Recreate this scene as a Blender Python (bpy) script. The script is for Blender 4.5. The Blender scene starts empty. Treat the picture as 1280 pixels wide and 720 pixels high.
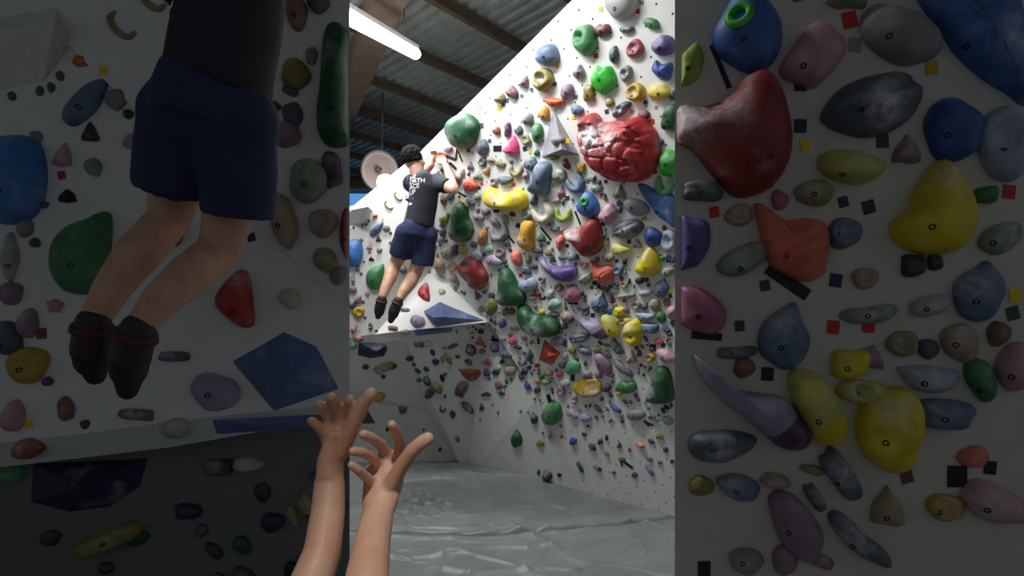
import bpy, bmesh, math, random
from mathutils import Vector, Matrix, noise
from mathutils.bvhtree import BVHTree

# ------------------------------------------------------------------ camera, world, lamps and added lights, exposure
SC = bpy.context.scene
COL = SC.collection
F, CX, HY = 650.0, 640.0, 405.0            # focal length in pixels, picture centre, horizon row
CAM = Vector((0, 0, 1.5))
cd = bpy.data.cameras.new('camera'); cam = bpy.data.objects.new('camera', cd); COL.objects.link(cam)
cd.sensor_width = 36; cd.lens = 36 * F / 1280; cd.shift_y = (HY - 360) / 1280
cam.location = CAM; cam.rotation_euler = (math.pi / 2, 0, 0); cd.clip_start = 0.02
SC.camera = cam
SC.view_settings.view_transform = 'Standard'; SC.view_settings.look = 'None'
SC.view_settings.exposure = 0.0; SC.view_settings.gamma = 1.0
SC.view_settings.use_curve_mapping = False
W = bpy.data.worlds.new('world'); SC.world = W; W.use_nodes = True
W.node_tree.nodes['Background'].inputs[0].default_value = (0.85, 0.92, 1.0, 1)
W.node_tree.nodes['Background'].inputs[1].default_value = 0.135

def lamp(name, kind, loc, aim, power, size=(1, 1), color=(1, 1, 1), spread=None, spot=None):
    d = bpy.data.lights.new(name, kind); d.energy = power; d.color = color
    if kind == 'AREA':
        d.shape = 'RECTANGLE'; d.size, d.size_y = size
        if spread: d.spread = math.radians(spread)
    elif kind == 'SPOT':
        d.spot_size = math.radians(spot); d.spot_blend = 0.9; d.shadow_soft_size = 0.08
    else:
        d.shadow_soft_size = size[0]
    o = bpy.data.objects.new(name, d); COL.objects.link(o); o.location = loc
    o.rotation_euler = (Vector(aim) - Vector(loc)).to_track_quat('-Z', 'Y').to_euler()
    return o
lamp('ceiling_lamp_or_added', 'AREA', (-1.05, 4.3, 3.78), (-1.05, 4.4, 0), 48, (1.0, 0.15), (0.97, 0.99, 1.0))
lamp('ceiling_lamp_or_added', 'AREA', (-0.75, 2.75, 4.25), (0.35, 3.7, 3.1), 38, (1.4, 0.3), (0.97, 0.99, 1.0), spread=114)  # added unseen light aimed at the upper main wall, no fixture
lamp('ceiling_lamp_or_added', 'AREA', (-1.75, 3.3, 3.9), (-1.15, 5.0, 2.2), 22, (1.0, 0.3), (0.97, 0.99, 1.0))  # added unseen light that brightens the prow
lamp('added_hand_spot', 'SPOT', (-0.05, -0.5, 3.4), (-0.09, 0.68, 1.2), 150, color=(1, 0.97, 0.93), spot=13)  # narrow spot added only to light the raised hand

# ------------------------------------------------------------------ helpers
def ray(px, py): return Vector(((px - CX) / F, 1.0, (HY - py) / F))
def at(px, py, d): return CAM + ray(px, py) * d
def proj(p):
    q = p - CAM
    return (CX + F * q.x / q.y, HY - F * q.z / q.y)
def lin(c):
    c = c / 255
    return c / 12.92 if c <= 0.04045 else ((c + 0.055) / 1.055) ** 2.4
def rgb(c): return (lin(c[0]), lin(c[1]), lin(c[2]), 1)
def tag(o, label=None, cat=None, group=None, kind=None):
    if label: o['label'] = label
    if cat: o['category'] = cat
    if group: o['group'] = group
    if kind: o['kind'] = kind
    return o
def empty(name, loc, *a, **k):
    o = bpy.data.objects.new(name, None); COL.objects.link(o); o.location = loc
    o.empty_display_size = 0.05
    return tag(o, *a, **k)
def link(name, me, parent=None, world=None):
    o = bpy.data.objects.new(name, me); COL.objects.link(o)
    if parent: o.parent = parent
    if world is not None: o.matrix_world = world
    return o
def mesh(name, verts, faces, mat=None, smooth=False):
    me = bpy.data.meshes.new(name); me.from_pydata([tuple(v) for v in verts], [], faces); me.update()
    for m in (mat if isinstance(mat, list) else [mat] if mat else []): me.materials.append(m)
    if smooth: me.polygons.foreach_set('use_smooth', [True] * len(me.polygons))
    return me
def obj(name, verts, faces, mat, parent=None, smooth=False, fix=True):
    me = mesh(name, verts, faces, mat, smooth)
    if fix:
        bm = bmesh.new(); bm.from_mesh(me); bmesh.ops.recalc_face_normals(bm, faces=bm.faces); bm.to_mesh(me); bm.free()
    o = link(name, me)
    if parent:
        o.parent = parent
        o.matrix_parent_inverse = Matrix.Translation(-parent.location)
    return o

class NT:
    def __init__(s, name):
        s.m = bpy.data.materials.new(name); s.m.use_nodes = True; s.t = s.m.node_tree
        s.b = s.t.nodes['Principled BSDF']
    def n(s, kind, **kw):
        x = s.t.nodes.new('ShaderNode' + kind)
        for k, v in kw.items(): setattr(x, k, v)
        return x
    def l(s, a, b): s.t.links.new(a, b)
    def mix(s, fac, a, b):
        x = s.n('MixRGB')
        for i, v in ((0, fac), (1, a), (2, b)):
            if hasattr(v, 'links'): s.l(v, x.inputs[i])
            else: x.inputs[i].default_value = v
        return x.outputs[0]
    def noise(s, scale, detail=3, coord='Object'):
        tc = s.n('TexCoord'); x = s.n('TexNoise'); x.inputs['Scale'].default_value = scale; x.inputs['Detail'].default_value = detail
        s.l(tc.outputs[coord], x.inputs['Vector']); return x.outputs['Fac']
    def ramp(s, v, a, b):
        x = s.n('MapRange'); x.inputs[1].default_value = a; x.inputs[2].default_value = b; s.l(v, x.inputs[0]); return x.outputs[0]
    def math(s, op, a, b=0.0):
        x = s.n('Math', operation=op)
        for i, v in ((0, a), (1, b)):
            if hasattr(v, 'links'): s.l(v, x.inputs[i])
            else: x.inputs[i].default_value = v
        return x.outputs[0]
    def bump(s, v, strength, dist=0.01):
        x = s.n('Bump'); x.inputs['Strength'].default_value = strength; x.inputs['Distance'].default_value = dist
        s.l(v, x.inputs['Height']); s.l(x.outputs[0], s.b.inputs['Normal'])

def plain(name, c, rough=0.6, metal=0.0, vary=0.12, scale=25, bump=0.0, emit=0):
    t = NT(name); c = rgb(c)
    d = (c[0] * (1 - vary), c[1] * (1 - vary), c[2] * (1 - vary), 1)
    nf = t.noise(scale)
    t.l(t.mix(t.ramp(nf, 0.35, 0.65), d, c), t.b.inputs['Base Color'])
    t.b.inputs['Roughness'].default_value = rough; t.b.inputs['Metallic'].default_value = metal
    if bump: t.bump(nf, bump)
    if emit:
        t.b.inputs['Emission Color'].default_value = c; t.b.inputs['Emission Strength'].default_value = emit
    return t.m

PAL = dict(red=(205, 40, 48), dred=(158, 36, 38), orange=(240, 95, 40), redorange=(228, 72, 40), salmon=(245, 112, 85),
    pink=(235, 75, 130), dpink=(185, 100, 135), lpink=(205, 150, 168), rose=(178, 72, 88), maroon=(125, 62, 74), mauve=(152, 120, 142),
    plum=(100, 55, 95), purple=(98, 75, 152), lilac=(168, 150, 185), lavender=(158, 148, 178), navy=(42, 48, 82), blue=(52, 102, 182),
    sky=(60, 130, 215), royal=(52, 84, 165), bluegrey=(98, 122, 155), paleblue=(162, 178, 200), steel=(92, 114, 168), slate=(85, 97, 110), darkslate=(58, 64, 72),
    teal=(72, 110, 122), grey=(140, 140, 142), palegrey=(178, 180, 182), sage=(138, 154, 128), green=(62, 138, 76), dgreen=(18, 92, 46),
    bright=(45, 195, 40), lgreen=(100, 178, 120), mint=(140, 195, 165), lime=(150, 185, 50), olive=(142, 130, 48), khaki=(155, 145, 98),
    yellow=(240, 212, 22), mustard=(200, 160, 35), paleyellow=(208, 202, 95), ochre=(208, 155, 60), tan=(178, 150, 118), brown=(145, 102, 82),
    cream=(208, 202, 180), black=(24, 24, 27), rust=(165, 82, 46), amber=(192, 120, 60), gold=(235, 175, 25))
WORD = dict(steel='steel blue', dred='deep red', redorange='red-orange', dpink='dusty pink', lpink='pale pink', sky='bright blue', royal='royal blue', bluegrey='blue-grey',
    paleblue='pale blue', darkslate='dark slate', palegrey='pale grey', dgreen='dark green', bright='bright green', lgreen='light green',
    paleyellow='pale yellow', gold='golden yellow', amber='amber brown')
def word(c): return WORD.get(c, c)
HM = {}
def hold_mat(c):
    if c in HM: return HM[c]
    t = NT('resin_' + c); g_ = sum(PAL[c]) / 3; base = rgb([x * 0.86 + g_ * 0.12 for x in PAL[c]]); dk = tuple(x * 0.78 for x in base[:3]) + (1,)
    nf = t.noise(14, 4)
    col = t.mix(t.ramp(nf, 0.35, 0.65), dk, base)
    at_ = t.n('Attribute', attribute_name='chalk')
    f2 = t.noise(30, 4)
    fac = t.math('MULTIPLY', at_.outputs['Fac'], t.ramp(f2, 0.25, 0.6))
    fac2 = t.math('MAXIMUM', fac, t.math('MULTIPLY', t.ramp(t.noise(9, 3), 0.55, 0.8), 0.28))
    t.l(t.mix(fac2, col, (0.66, 0.65, 0.66, 1)), t.b.inputs['Base Color'])
    t.b.inputs['Roughness'].default_value = 0.5
    t.bump(t.noise(160, 2), 0.25, 0.004)
    HM[c] = t.m
    return t.m

# wall paint: white, scuffed, with a grid of dark threaded holes
def wall_mat(name, c, dots=True, dirt=0.25):
    t = NT(name); c = rgb(c)
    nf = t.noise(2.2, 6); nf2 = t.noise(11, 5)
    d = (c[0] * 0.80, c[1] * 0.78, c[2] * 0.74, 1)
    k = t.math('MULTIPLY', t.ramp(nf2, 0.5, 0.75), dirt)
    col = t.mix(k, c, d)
    if dots:
        uv = t.n('UVMap'); sp = t.n('SeparateXYZ'); t.l(uv.outputs[0], sp.inputs[0])
        S = 0.17
        def cell(off):
            a = t.math('SUBTRACT', t.math('FRACT', t.math('ADD', t.math('DIVIDE', sp.outputs[0], S), off)), 0.5)
            b = t.math('SUBTRACT', t.math('FRACT', t.math('ADD', t.math('DIVIDE', sp.outputs[1], S), off)), 0.5)
            return t.math('SQRT', t.math('ADD', t.math('MULTIPLY', a, a), t.math('MULTIPLY', b, b)))
        m = t.math('MINIMUM', cell(0.0), cell(0.5))
        col = t.mix(t.math('LESS_THAN', m, 0.042), col, (0.07, 0.07, 0.075, 1))
    t.l(col, t.b.inputs['Base Color']); t.b.inputs['Roughness'].default_value = 0.7
    t.bump(t.noise(120, 2), 0.15, 0.004)
    return t.m
M_WALL = wall_mat('white_wall_paint', (226, 226, 222))
M_PLY = wall_mat('white_ply_paint', (226, 226, 222), dots=False)
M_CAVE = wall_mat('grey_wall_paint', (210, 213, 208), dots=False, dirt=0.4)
M_BLACK = plain('black_tape', (18, 18, 20), 0.7)
M_BOLT = plain('bolt_steel', (30, 30, 32), 0.45, 0.6)

# ------------------------------------------------------------------ the setting
BV, BF = [], []
def panel(name, pts, faces, back, mat, solid=True, flat=False):
    """a wall panel with real thickness; front faces are kept for finding where holds sit"""
    pts = [Vector(p) for p in pts]; n = len(pts); o0 = len(BV)
    faces = [t_ for f in faces for t_ in ([f] if flat else [(f[0], f[k], f[k + 1]) for k in range(1, len(f) - 1)])]
    BV.extend(pts); BF.extend([tuple(i + o0 for i in f) for f in faces])
    V = list(pts); Fc = [tuple(f) for f in faces]
    if solid:
        V += [p + Vector(back) for p in pts]
        Fc += [tuple(i + n for i in reversed(f)) for f in faces]
        ed = {}
        for f in faces:
            for a, b in zip(f, f[1:] + f[:1]): ed[(a, b)] = 1
        for a, b in list(ed):
            if (b, a) not in ed: Fc.append((b, a, a + n, b + n))
    o = obj(name, V, Fc, mat); me = o.data
    uv = me.uv_layers.new(name='UVMap')
    for p in me.polygons:
        nr = p.normal; up = Vector((0, 0, 1))
        ax = up.cross(nr)
        ax = ax.normalized() if ax.length > 1e-3 else Vector((1, 0, 0))
        ay = nr.cross(ax)
        for li in p.loop_indices:
            v = me.vertices[me.loops[li].vertex_index].co
            uv.data[li].uv = (v.dot(ax), v.dot(ay))
    return tag(o, kind='structure')
al = math.radians(20)
RN = Vector((-0.7119 * math.cos(al), -0.7023 * math.cos(al), -math.sin(al)))      # main overhang's facing direction
RA = at(735, 608, 1.5 * F / (608 - HY))
def onR(px, py):
    d = ray(px, py); t = (RA - CAM).dot(RN) / d.dot(RN); return CAM + d * t
Hd = Vector((0.7023, -0.7119, 0))
Dn = (Vector((0, 0, -1)) - RN * -RN.z).normalized() * 0.3
A0 = RA + Dn; A1 = RA + Hd * 1.55 + Dn
T, Mv, Lr, Wv = onR(527, 188), onR(541, 335), onR(611, 402.5), onR(672, 497)
xr = proj(A1)[0]
panel('wall_right', [T, Mv, Lr, Wv, A0, A1, onR(xr, 188 - (xr - 527))], [(0, 1, 2, 3, 4, 5, 6)], -RN * 0.12, M_WALL, flat=True)
# the bright prow beside it, its lip at eye level
K, N = at(468, 418, 4.92), at(505, 413.5, 4.78)
Ll = at(300, 436, 4.9); TL = at(300, 372, 5.3); T2 = at(440, 262, 5.1)
panel('wall_prow', [T, T2, TL, Ll, K, Mv, N, Lr], [(0, 1, 2, 3, 4, 5), (5, 4, 6), (5, 6, 7)], Vector((0, 0.10, 0)), M_PLY)
# fascia under the lip and the recessed cave
Pl, Pr = at(300, 452, 4.96), at(609, 407, 5.16)
Nb, Kb = at(505, 424, 4.84), at(468, 429, 4.97)
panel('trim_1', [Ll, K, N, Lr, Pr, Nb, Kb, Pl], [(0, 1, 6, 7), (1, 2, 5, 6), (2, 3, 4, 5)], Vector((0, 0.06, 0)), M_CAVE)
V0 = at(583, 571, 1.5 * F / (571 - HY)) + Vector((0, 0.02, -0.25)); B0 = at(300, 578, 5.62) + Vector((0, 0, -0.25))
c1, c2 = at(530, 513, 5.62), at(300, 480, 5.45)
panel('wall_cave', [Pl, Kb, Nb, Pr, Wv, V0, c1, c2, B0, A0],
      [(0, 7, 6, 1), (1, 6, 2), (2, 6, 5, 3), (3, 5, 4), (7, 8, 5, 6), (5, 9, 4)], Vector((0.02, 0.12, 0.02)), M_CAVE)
# added dim bays beside the view, turned away from the lamps to stay dark
bl = lambda x, y, d: at((x - 640) * 3.16 + 640, (y - 360) * 3.16 + 360, d)
E = 437.0
q = [at(-420, -420, 1.98), at(E, -420, 2.1), at(E, 390, 2.12), at(327, 281, 2.12), at(E, 503, 2.04), at(213, 527, 1.95), at(97, 543, 2.0), at(-420, 600, 2.0)]
panel('wall_added_left', q, [(0, 7, 6, 3, 2, 1), (3, 6, 5), (3, 5, 4), (3, 4, 2)], Vector((-0.34, 0.42, 0)), M_PLY)
q2 = [at(-420, 632, 2.06), at(97, 573, 2.06), at(213, 559, 2.02), at(E, 520, 2.1)]
panel('trim_added', [q[7], q[6], q[5], q[4], q2[3], q2[2], q2[1], q2[0]], [(0, 7, 6, 1), (1, 6, 5, 2), (2, 5, 4, 3)], Vector((-0.06, 0.05, 0)), M_CAVE)
panel('wall_added_recess', [at(-420, 600, 2.2), at(E, 500, 2.2), at(E, 815, 2.36), at(-420, 815, 2.36)], [(0, 3, 2, 1)], Vector((-0.25, 0.2, 0)), wall_mat('dark_grey_paint', (112, 114, 112), dots=False))
E2 = 843.5
panel('wall_added_right', [at(E2, -430, 2.14), at(E2, 864, 2.14), at(2300, 1020, 1.5), at(2300, -560, 1.5)], [(0, 1, 2, 3)], Vector((0.30, 0.35, 0)), wall_mat('dimmed_bay_paint', (204, 200, 190), dots=False))  # added right bay; its white paint is darkened to deepen the shade
BVH = BVHTree.FromPolygons(BV, BF)

# floor and far wall
obj('floor', [(-9, -3, -0.3), (6, -3, -0.3), (6, 14, -0.3), (-9, 14, -0.3)], [(0, 1, 2, 3)], plain('concrete', (110, 110, 108), 0.8))['kind'] = 'structure'
def box(c, s, rot=0.0, axis=None):
    """axis-aligned box verts and faces, turned about z"""
    v = [Vector((x * s[0] / 2, y * s[1] / 2, z * s[2] / 2)) for x in (-1, 1) for y in (-1, 1) for z in (-1, 1)]
    R = Matrix.Rotation(rot, 3, 'Z') if axis is None else axis
    return [R @ p + Vector(c) for p in v], [(0, 1, 3, 2), (4, 6, 7, 5), (0, 4, 5, 1), (2, 3, 7, 6), (0, 2, 6, 4), (1, 5, 7, 3)]
v, f = box((-2, 10.7, 2.05), (16, 0.1, 4.7)); obj('wall_back', v, f, plain('back_wall', (130, 132, 130), 0.8))['kind'] = 'structure'
v, f = box((-3.4, 10.6, 3.45), (2.6, 0.06, 1.4)); obj('window_1', v, f, plain('daylight_pane', (92, 150, 214), 0.4, emit=0.9, vary=0.03))['kind'] = 'structure'
# ceiling: corrugated sheets on purlins
CZ = 4.5
e1 = Vector((0.69, 0.724, 0)); e2 = Vector((-0.724, 0.69, 0)); C0 = Vector((-2, 6.5, CZ))
V, Fc = [], []; n = 0; s = -9.0; pitch = 0.13
prof = [(0, 0), (0.3, 0), (0.42, 1), (0.78, 1), (0.9, 0)]
k = 0
while s < 9.0:
    for a, h in prof:
        p = C0 + e1 * (s + a * pitch) + Vector((0, 0, h * 0.035))
        V += [p - e2 * 8, p + e2 * 8]; n += 1
    s += pitch
Fc = [(2 * i, 2 * i + 1, 2 * i + 3, 2 * i + 2) for i in range(n - 1)]
obj('ceiling', V, Fc, plain('roof_sheet', (188, 196, 190), 0.6, 0.05, 0.2, 6), fix=False)['kind'] = 'structure'
MB = plain('rusty_purlin', (118, 98, 80), 0.8, 0.0, 0.25, 8)
RX = Matrix.Rotation(math.atan2(e1.y, e1.x), 3, 'Z')
for i, u in enumerate([-3.1, -2.2, -1.3, -0.4, 0.5, 1.4, 2.3, 3.2, 4.1]):
    v, f = box(C0 + e2 * u + Vector((0, 0, -0.07)), (17, 0.06 if i != 4 else 0.11, 0.10), axis=RX)
    tag(obj('ceiling_beam', v, f, MB), kind='structure')
v, f = box((-1.7, 5.73, CZ - 0.24), (0.26, 12, 0.22), rot=math.atan2(0.43, 0.9))
tag(obj('ceiling_beam', v, f, MB), kind='structure')
v, f = box((-2.6, 10.35, 4.3), (9, 0.2, 0.26), rot=-0.03)
tag(obj('ceiling_beam', v, f, MB), kind='structure')

# crash mat: thick grey vinyl, sagging, with folds and a seam
def matz(x, y):
    nz = lambda a, b, c: noise.noise(Vector((a, b, c)))
    z = 0.05 * nz(x * 0.55, y * 0.7, 3) + 0.016 * nz(x * 1.7 + y * 0.8, y * 2.6, 7)
    wx, wy = x + 0.15 * nz(x * 2, y * 2, 11), y + 0.12 * nz(x * 1.6, y * 2.2, 15)
    r = 1 - abs(nz(wx * 1.1 - wy * 0.5, wy * 2.6 + wx * 0.5, 1.3)); z += 0.016 * max(0, (r - 0.86) / 0.14) ** 2
    r = 1 - abs(nz(wx * 1.6 + wy * 0.9, wy * 3.2 - wx * 0.9, 5.3)); z += 0.010 * max(0, (r - 0.88) / 0.12) ** 2
    r = 1 - abs(nz(wx * 4.5 + wy * 2.0, wy * 5.5 - wx * 1.5, 8.3)); z += 0.0035 * max(0, (r - 0.8) / 0.2) ** 2
    z += 0.09 * math.exp(-((y - 5.05 + 0.10 * x) / 0.36) ** 2) * (1 / (1 + math.exp((x - 0.1) * 6)))
    ys = 3.80 + 0.10 * x + 0.12 * x * x + 0.03 * nz(x * 3, 0, 4)                       # seam between two mats
    z -= 0.035 * math.exp(-((y - ys) / 0.016) ** 2)
    z += 0.022 * math.exp(-((y - ys - 0.035) / 0.025) ** 2) * (0.7 + nz(x * 8, 0, 0)) + 0.012 * math.exp(-((y - ys + 0.05) / 0.03) ** 2)
    for (xa, ya, xb, yb, h) in ((-1.25, 5.0, -0.45, 4.92, 0.03), (0.05, 4.42, 0.45, 4.30, 0.03), (0.5, 4.25, 0.9, 4.0, 0.022), (-0.9, 3.45, 0.1, 3.55, 0.025), (0.2, 3.6, 1.2, 3.75, 0.02), (-0.5, 3.3, 0.4, 3.2, 0.02), (-0.35, 4.35, -0.15, 4.25, 0.02)):
        dx, dy = xb - xa, yb - ya; t_ = max(0, min(1, ((x - xa) * dx + (y - ya) * dy) / (dx * dx + dy * dy)))
        d = math.hypot(x - xa - t_ * dx, y - ya - t_ * dy + 0.05 * math.sin(t_ * 6)); z += 0.75 * h * math.exp(-(d / 0.028) ** 2)
    g = math.exp(-((x + 0.78) / 0.30) ** 2 - ((y - 4.4) / 0.28) ** 2)                  # crumpled patch
    if g > 0.02: z += g * 0.05 * (1 - 2.2 * abs(nz(x * 9 + y * 3, y * 7 - x * 3, 2)))
    return z - 0.035
V, Fc = [], []
lerp = lambda a, b, n: [a + (b - a) * i / n for i in range(n)]
XS = lerp(-3.2, -1.7, 15) + lerp(-1.7, 1.7, 300) + lerp(1.7, 2.3, 6) + [2.3]
YS = lerp(-1.4, 2.6, 40) + lerp(2.6, 5.9, 400) + lerp(5.9, 6.6, 12) + [6.6]
NX, NY = len(XS) - 1, len(YS) - 1
for y in YS:
    for x in XS: V.append((x, y, matz(x, y)))
Fc = [(j * (NX + 1) + i, j * (NX + 1) + i + 1, (j + 1) * (NX + 1) + i + 1, (j + 1) * (NX + 1) + i) for j in range(NY) for i in range(NX)]
top = len(V); ring = [i for i in range(NX + 1)] + [(j) * (NX + 1) + NX for j in range(1, NY + 1)] + [NY * (NX + 1) + i for i in range(NX - 1, -1, -1)] + [j * (NX + 1) for j in range(NY - 1, 0, -1)]
for i in ring: V.append((V[i][0], V[i][1], -0.29))
L = len(ring)
for i in range(L): Fc.append((ring[i], top + i, top + (i + 1) % L, ring[(i + 1) % L]))
t = NT('grey_vinyl'); nf = t.noise(3, 5)
t.l(t.mix(t.ramp(nf, 0.3, 0.7), rgb((120, 123, 124)), rgb((141, 144, 145))), t.b.inputs['Base Color'])
t.b.inputs['Roughness'].default_value = 0.43
t.bump(t.noise(26, 5), 0.10, 0.02)
o = obj('crash_mat', V, Fc, t.m, smooth=True, fix=False)
tag(o, 'wide wrinkled grey vinyl crash mat under the climbing walls', 'mat')

# ------------------------------------------------------------------ climbing holds
LAND, ITEMS = [], []                       # landmarks and everything placed, for telling holds apart
def hit(px, py):
    d = ray(px, py); p, n, i, r = BVH.ray_cast(CAM, d.normalized())
    if p is None: return None
    if n.dot(d) > 0: n = -n
    return p, n
def cat_rom(pts, n):
    m = len(pts); out = []
    for k in range(n):
        u = k * m / n; i = int(u); f = u - i
        p0, p1, p2, p3 = (pts[(i + j - 1) % m] for j in range(4))
        out.append(tuple(0.5 * (2 * p1[a] + (p2[a] - p0[a]) * f + (2 * p0[a] - 5 * p1[a] + 4 * p2[a] - p3[a]) * f * f + (3 * p1[a] - p0[a] - 3 * p2[a] + p3[a]) * f ** 3) for a in (0, 1)))
    return out
def outline(kind, cx, cy, w, h, rot, rnd):
    out = []; ph = [rnd.uniform(0, 6.28) for _ in range(3)]; amp = 0.05
    for k in range(32):
        a = 2 * math.pi * k / 32; c, s = math.cos(a), math.sin(a); r = 1.0        # s > 0 is down in the picture
        if kind == 't': c *= 1 - 0.62 * max(0, -s) ** 1.5
        elif kind == 'r':
            n3 = 3; aa = (a + math.pi / 2) % (2 * math.pi / n3) - math.pi / n3; r = 1.18 * math.cos(math.pi / n3) / math.cos(aa) ** 0.8 + 0.1
        elif kind in 'bv': r = 1 / (abs(c) ** 4 + abs(s) ** 4) ** 0.25; r *= 0.95
        elif kind == 'h': r = 1 - 0.42 * math.exp(-((a - 1.5 * math.pi) / 0.32) ** 2); c *= 1 - 0.45 * max(0, s) ** 2.5
        elif kind == 'k': r = 1 - 0.4 * math.exp(-((a - 1.5 * math.pi) / 0.55) ** 2)
        elif kind == 'm': s = s if s > 0 else s * 0.35
        elif kind == 's': r = 0.92 + 0.1 * math.cos(5 * (a + 0.3))
        r *= 1 + amp * math.sin(2 * a + ph[0]) + amp * math.sin(3 * a + ph[1]) + 0.5 * amp * math.sin(5 * a + ph[2])
        x, y = r * c * w / 2, r * s * h / 2
        cr, sr = math.cos(math.radians(rot)), math.sin(math.radians(rot))
        out.append((cx + x * cr - y * sr, cy + x * sr + y * cr))
    if kind == 'm': out = [(x, y - 0.16 * h) for x, y in out]
    return out
def frame_at(P, n):
    up = Vector((0, 0, 1)); y = (up - n * up.dot(n)).normalized(); x = y.cross(n).normalized()
    return Matrix(((x.x, y.x, n.x, P.x), (x.y, y.y, n.y, P.y), (x.z, y.z, n.z, P.z), (0, 0, 0, 1)))
def build_hold(name, out, peak, colour, H=None, scoops=(), chalk=(), prof=0.8, flat=False, c2=None, lumps=0.04, groove=None, crack=0, bolt=None, sz=20, rings=7):
    hp = hit(*peak)
    if hp is None: return None
    P, n = hp
    dep = P.y
    def onp(x, y):
        d = ray(x, y); dn = d.dot(n)
        if dn > -0.12: dn = -0.12
        return CAM + d * ((P - CAM).dot(n) / dn)
    cxs = [p[0] for p in out]; cys = [p[1] for p in out]
    wpx, hpx = max(cxs) - min(cxs), max(cys) - min(cys)
    area = abs(sum(out[i - 1][0] * out[i][1] - out[i][0] * out[i - 1][1] for i in range(len(out)))) / 2
    m = math.sqrt(max(area, 4)) * dep / F
    if H is None: H = 0.42
    Hm = max(0.012, H * m)
    s = proj(P + n * Hm); sx, sy = s[0] - peak[0], s[1] - peak[1]
    Mx = frame_at(P, n); Mi = Mx.inverted()
    rn = random.Random(int(peak[0] * 31 + peak[1] * 77)); off = Vector((rn.random() * 50, rn.random() * 50, 0))
    V, Fc, ch, pxs = [], [], [], []
    N_ = len(out)
    rad = math.sqrt(area / math.pi)
    def shade(x, y):
        c = 0
        for (a, b, r_, st) in chalk: c = max(c, st * math.exp(-((x - a) ** 2 + (y - b) ** 2) / (r_ * r_)))
        return c
    if flat:
        lv = [(1, 0), (1, 0.02)]
    else:
        lv = [(math.cos(k / rings * math.pi / 2), math.sin(k / rings * math.pi / 2) ** prof) for k in range(rings)]
        lv.insert(0, (1.0, -0.03))
    for rho, h in lv:
        for (ox, oy) in out:
            x = peak[0] + rho * (ox - peak[0]); y = peak[1] + rho * (oy - peak[1])
            hh = h
            if not flat and h > 0:
                hh += lumps * 2.2 * noise.noise(Vector((x / rad * 1.4, y / rad * 1.4, 0)) + off) * min(1, h * 2)
                for (a, b, r_, dp) in scoops:
                    q_ = ((x - a) ** 2 + (y - b) ** 2) / (r_ * r_)
                    hh -= dp * math.exp(-q_ * q_) * min(1, h * 1.6)
                if groove:
                    ga, gp, gd = groove; gx = math.cos(math.radians(ga)); gy = math.sin(math.radians(ga))
                    hh -= gd * max(0, math.sin(2 * math.pi * (x * gx + y * gy) / gp)) ** 2 * min(1, h * 1.5)
                if crack:
                    vd = noise.voronoi(Vector((x / crack, y / crack * 1.25, 0)) + off)[0]
                    hh -= 0.13 * max(0, 1 - (vd[1] - vd[0]) / 0.16) * min(1, h * 1.6)
                hh = max(hh, 0.02)
            bx, by = x - 0.35 * sx, y - 0.35 * sy
            lp = Mi @ onp(bx, by); V.append((lp.x, lp.y, hh * Hm)); ch.append(shade(x, y)); pxs.append((x, y))
    if flat: ap = Mi @ onp(peak[0] - sx, peak[1] - sy); V.append((ap.x, ap.y, Hm))
    else:
        hh = 1.0
        for (a, b, r_, dp) in scoops:
            q_ = ((peak[0] - a) ** 2 + (peak[1] - b) ** 2) / (r_ * r_); hh -= dp * math.exp(-q_ * q_)
        ap = Mi @ onp(peak[0] - 0.35 * sx, peak[1] - 0.35 * sy); V.append((ap.x, ap.y, max(hh, 0.02) * Hm))
    ch.append(shade(*peak)); pxs.append(peak)
    R_ = len(lv)
    for r_ in range(R_ - 1):
        for k in range(N_):
            Fc.append((r_ * N_ + k, r_ * N_ + (k + 1) % N_, (r_ + 1) * N_ + (k + 1) % N_, (r_ + 1) * N_ + k))
    t0 = (R_ - 1) * N_
    for k in range(N_): Fc.append((t0 + k, t0 + (k + 1) % N_, len(V) - 1))
    Fc.append(tuple(range(N_ - 1, -1, -1)))
    mats = [hold_mat(colour)] + ([hold_mat(c2[0])] if c2 else [])
    me = mesh(name, V, Fc, mats, not flat)
    bm = bmesh.new(); bm.from_mesh(me); bmesh.ops.recalc_face_normals(bm, faces=bm.faces); bm.to_mesh(me); bm.free()
    a = me.attributes.new('chalk', 'FLOAT', 'POINT'); a.data.foreach_set('value', ch)
    if c2:
        for p in me.polygons:
            x = sum(pxs[i][0] for i in p.vertices) / len(p.vertices); y = sum(pxs[i][1] for i in p.vertices) / len(p.vertices)
            if (x - c2[1]) * c2[3] + (y - c2[2]) * c2[4] > 0: p.material_index = 1
    o = link(name, me, None, Mx)
    if bolt is None and sz >= 13 and not flat: bolt = (peak[0] - 0.12 * wpx, peak[1] + 0.1 * hpx)
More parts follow.
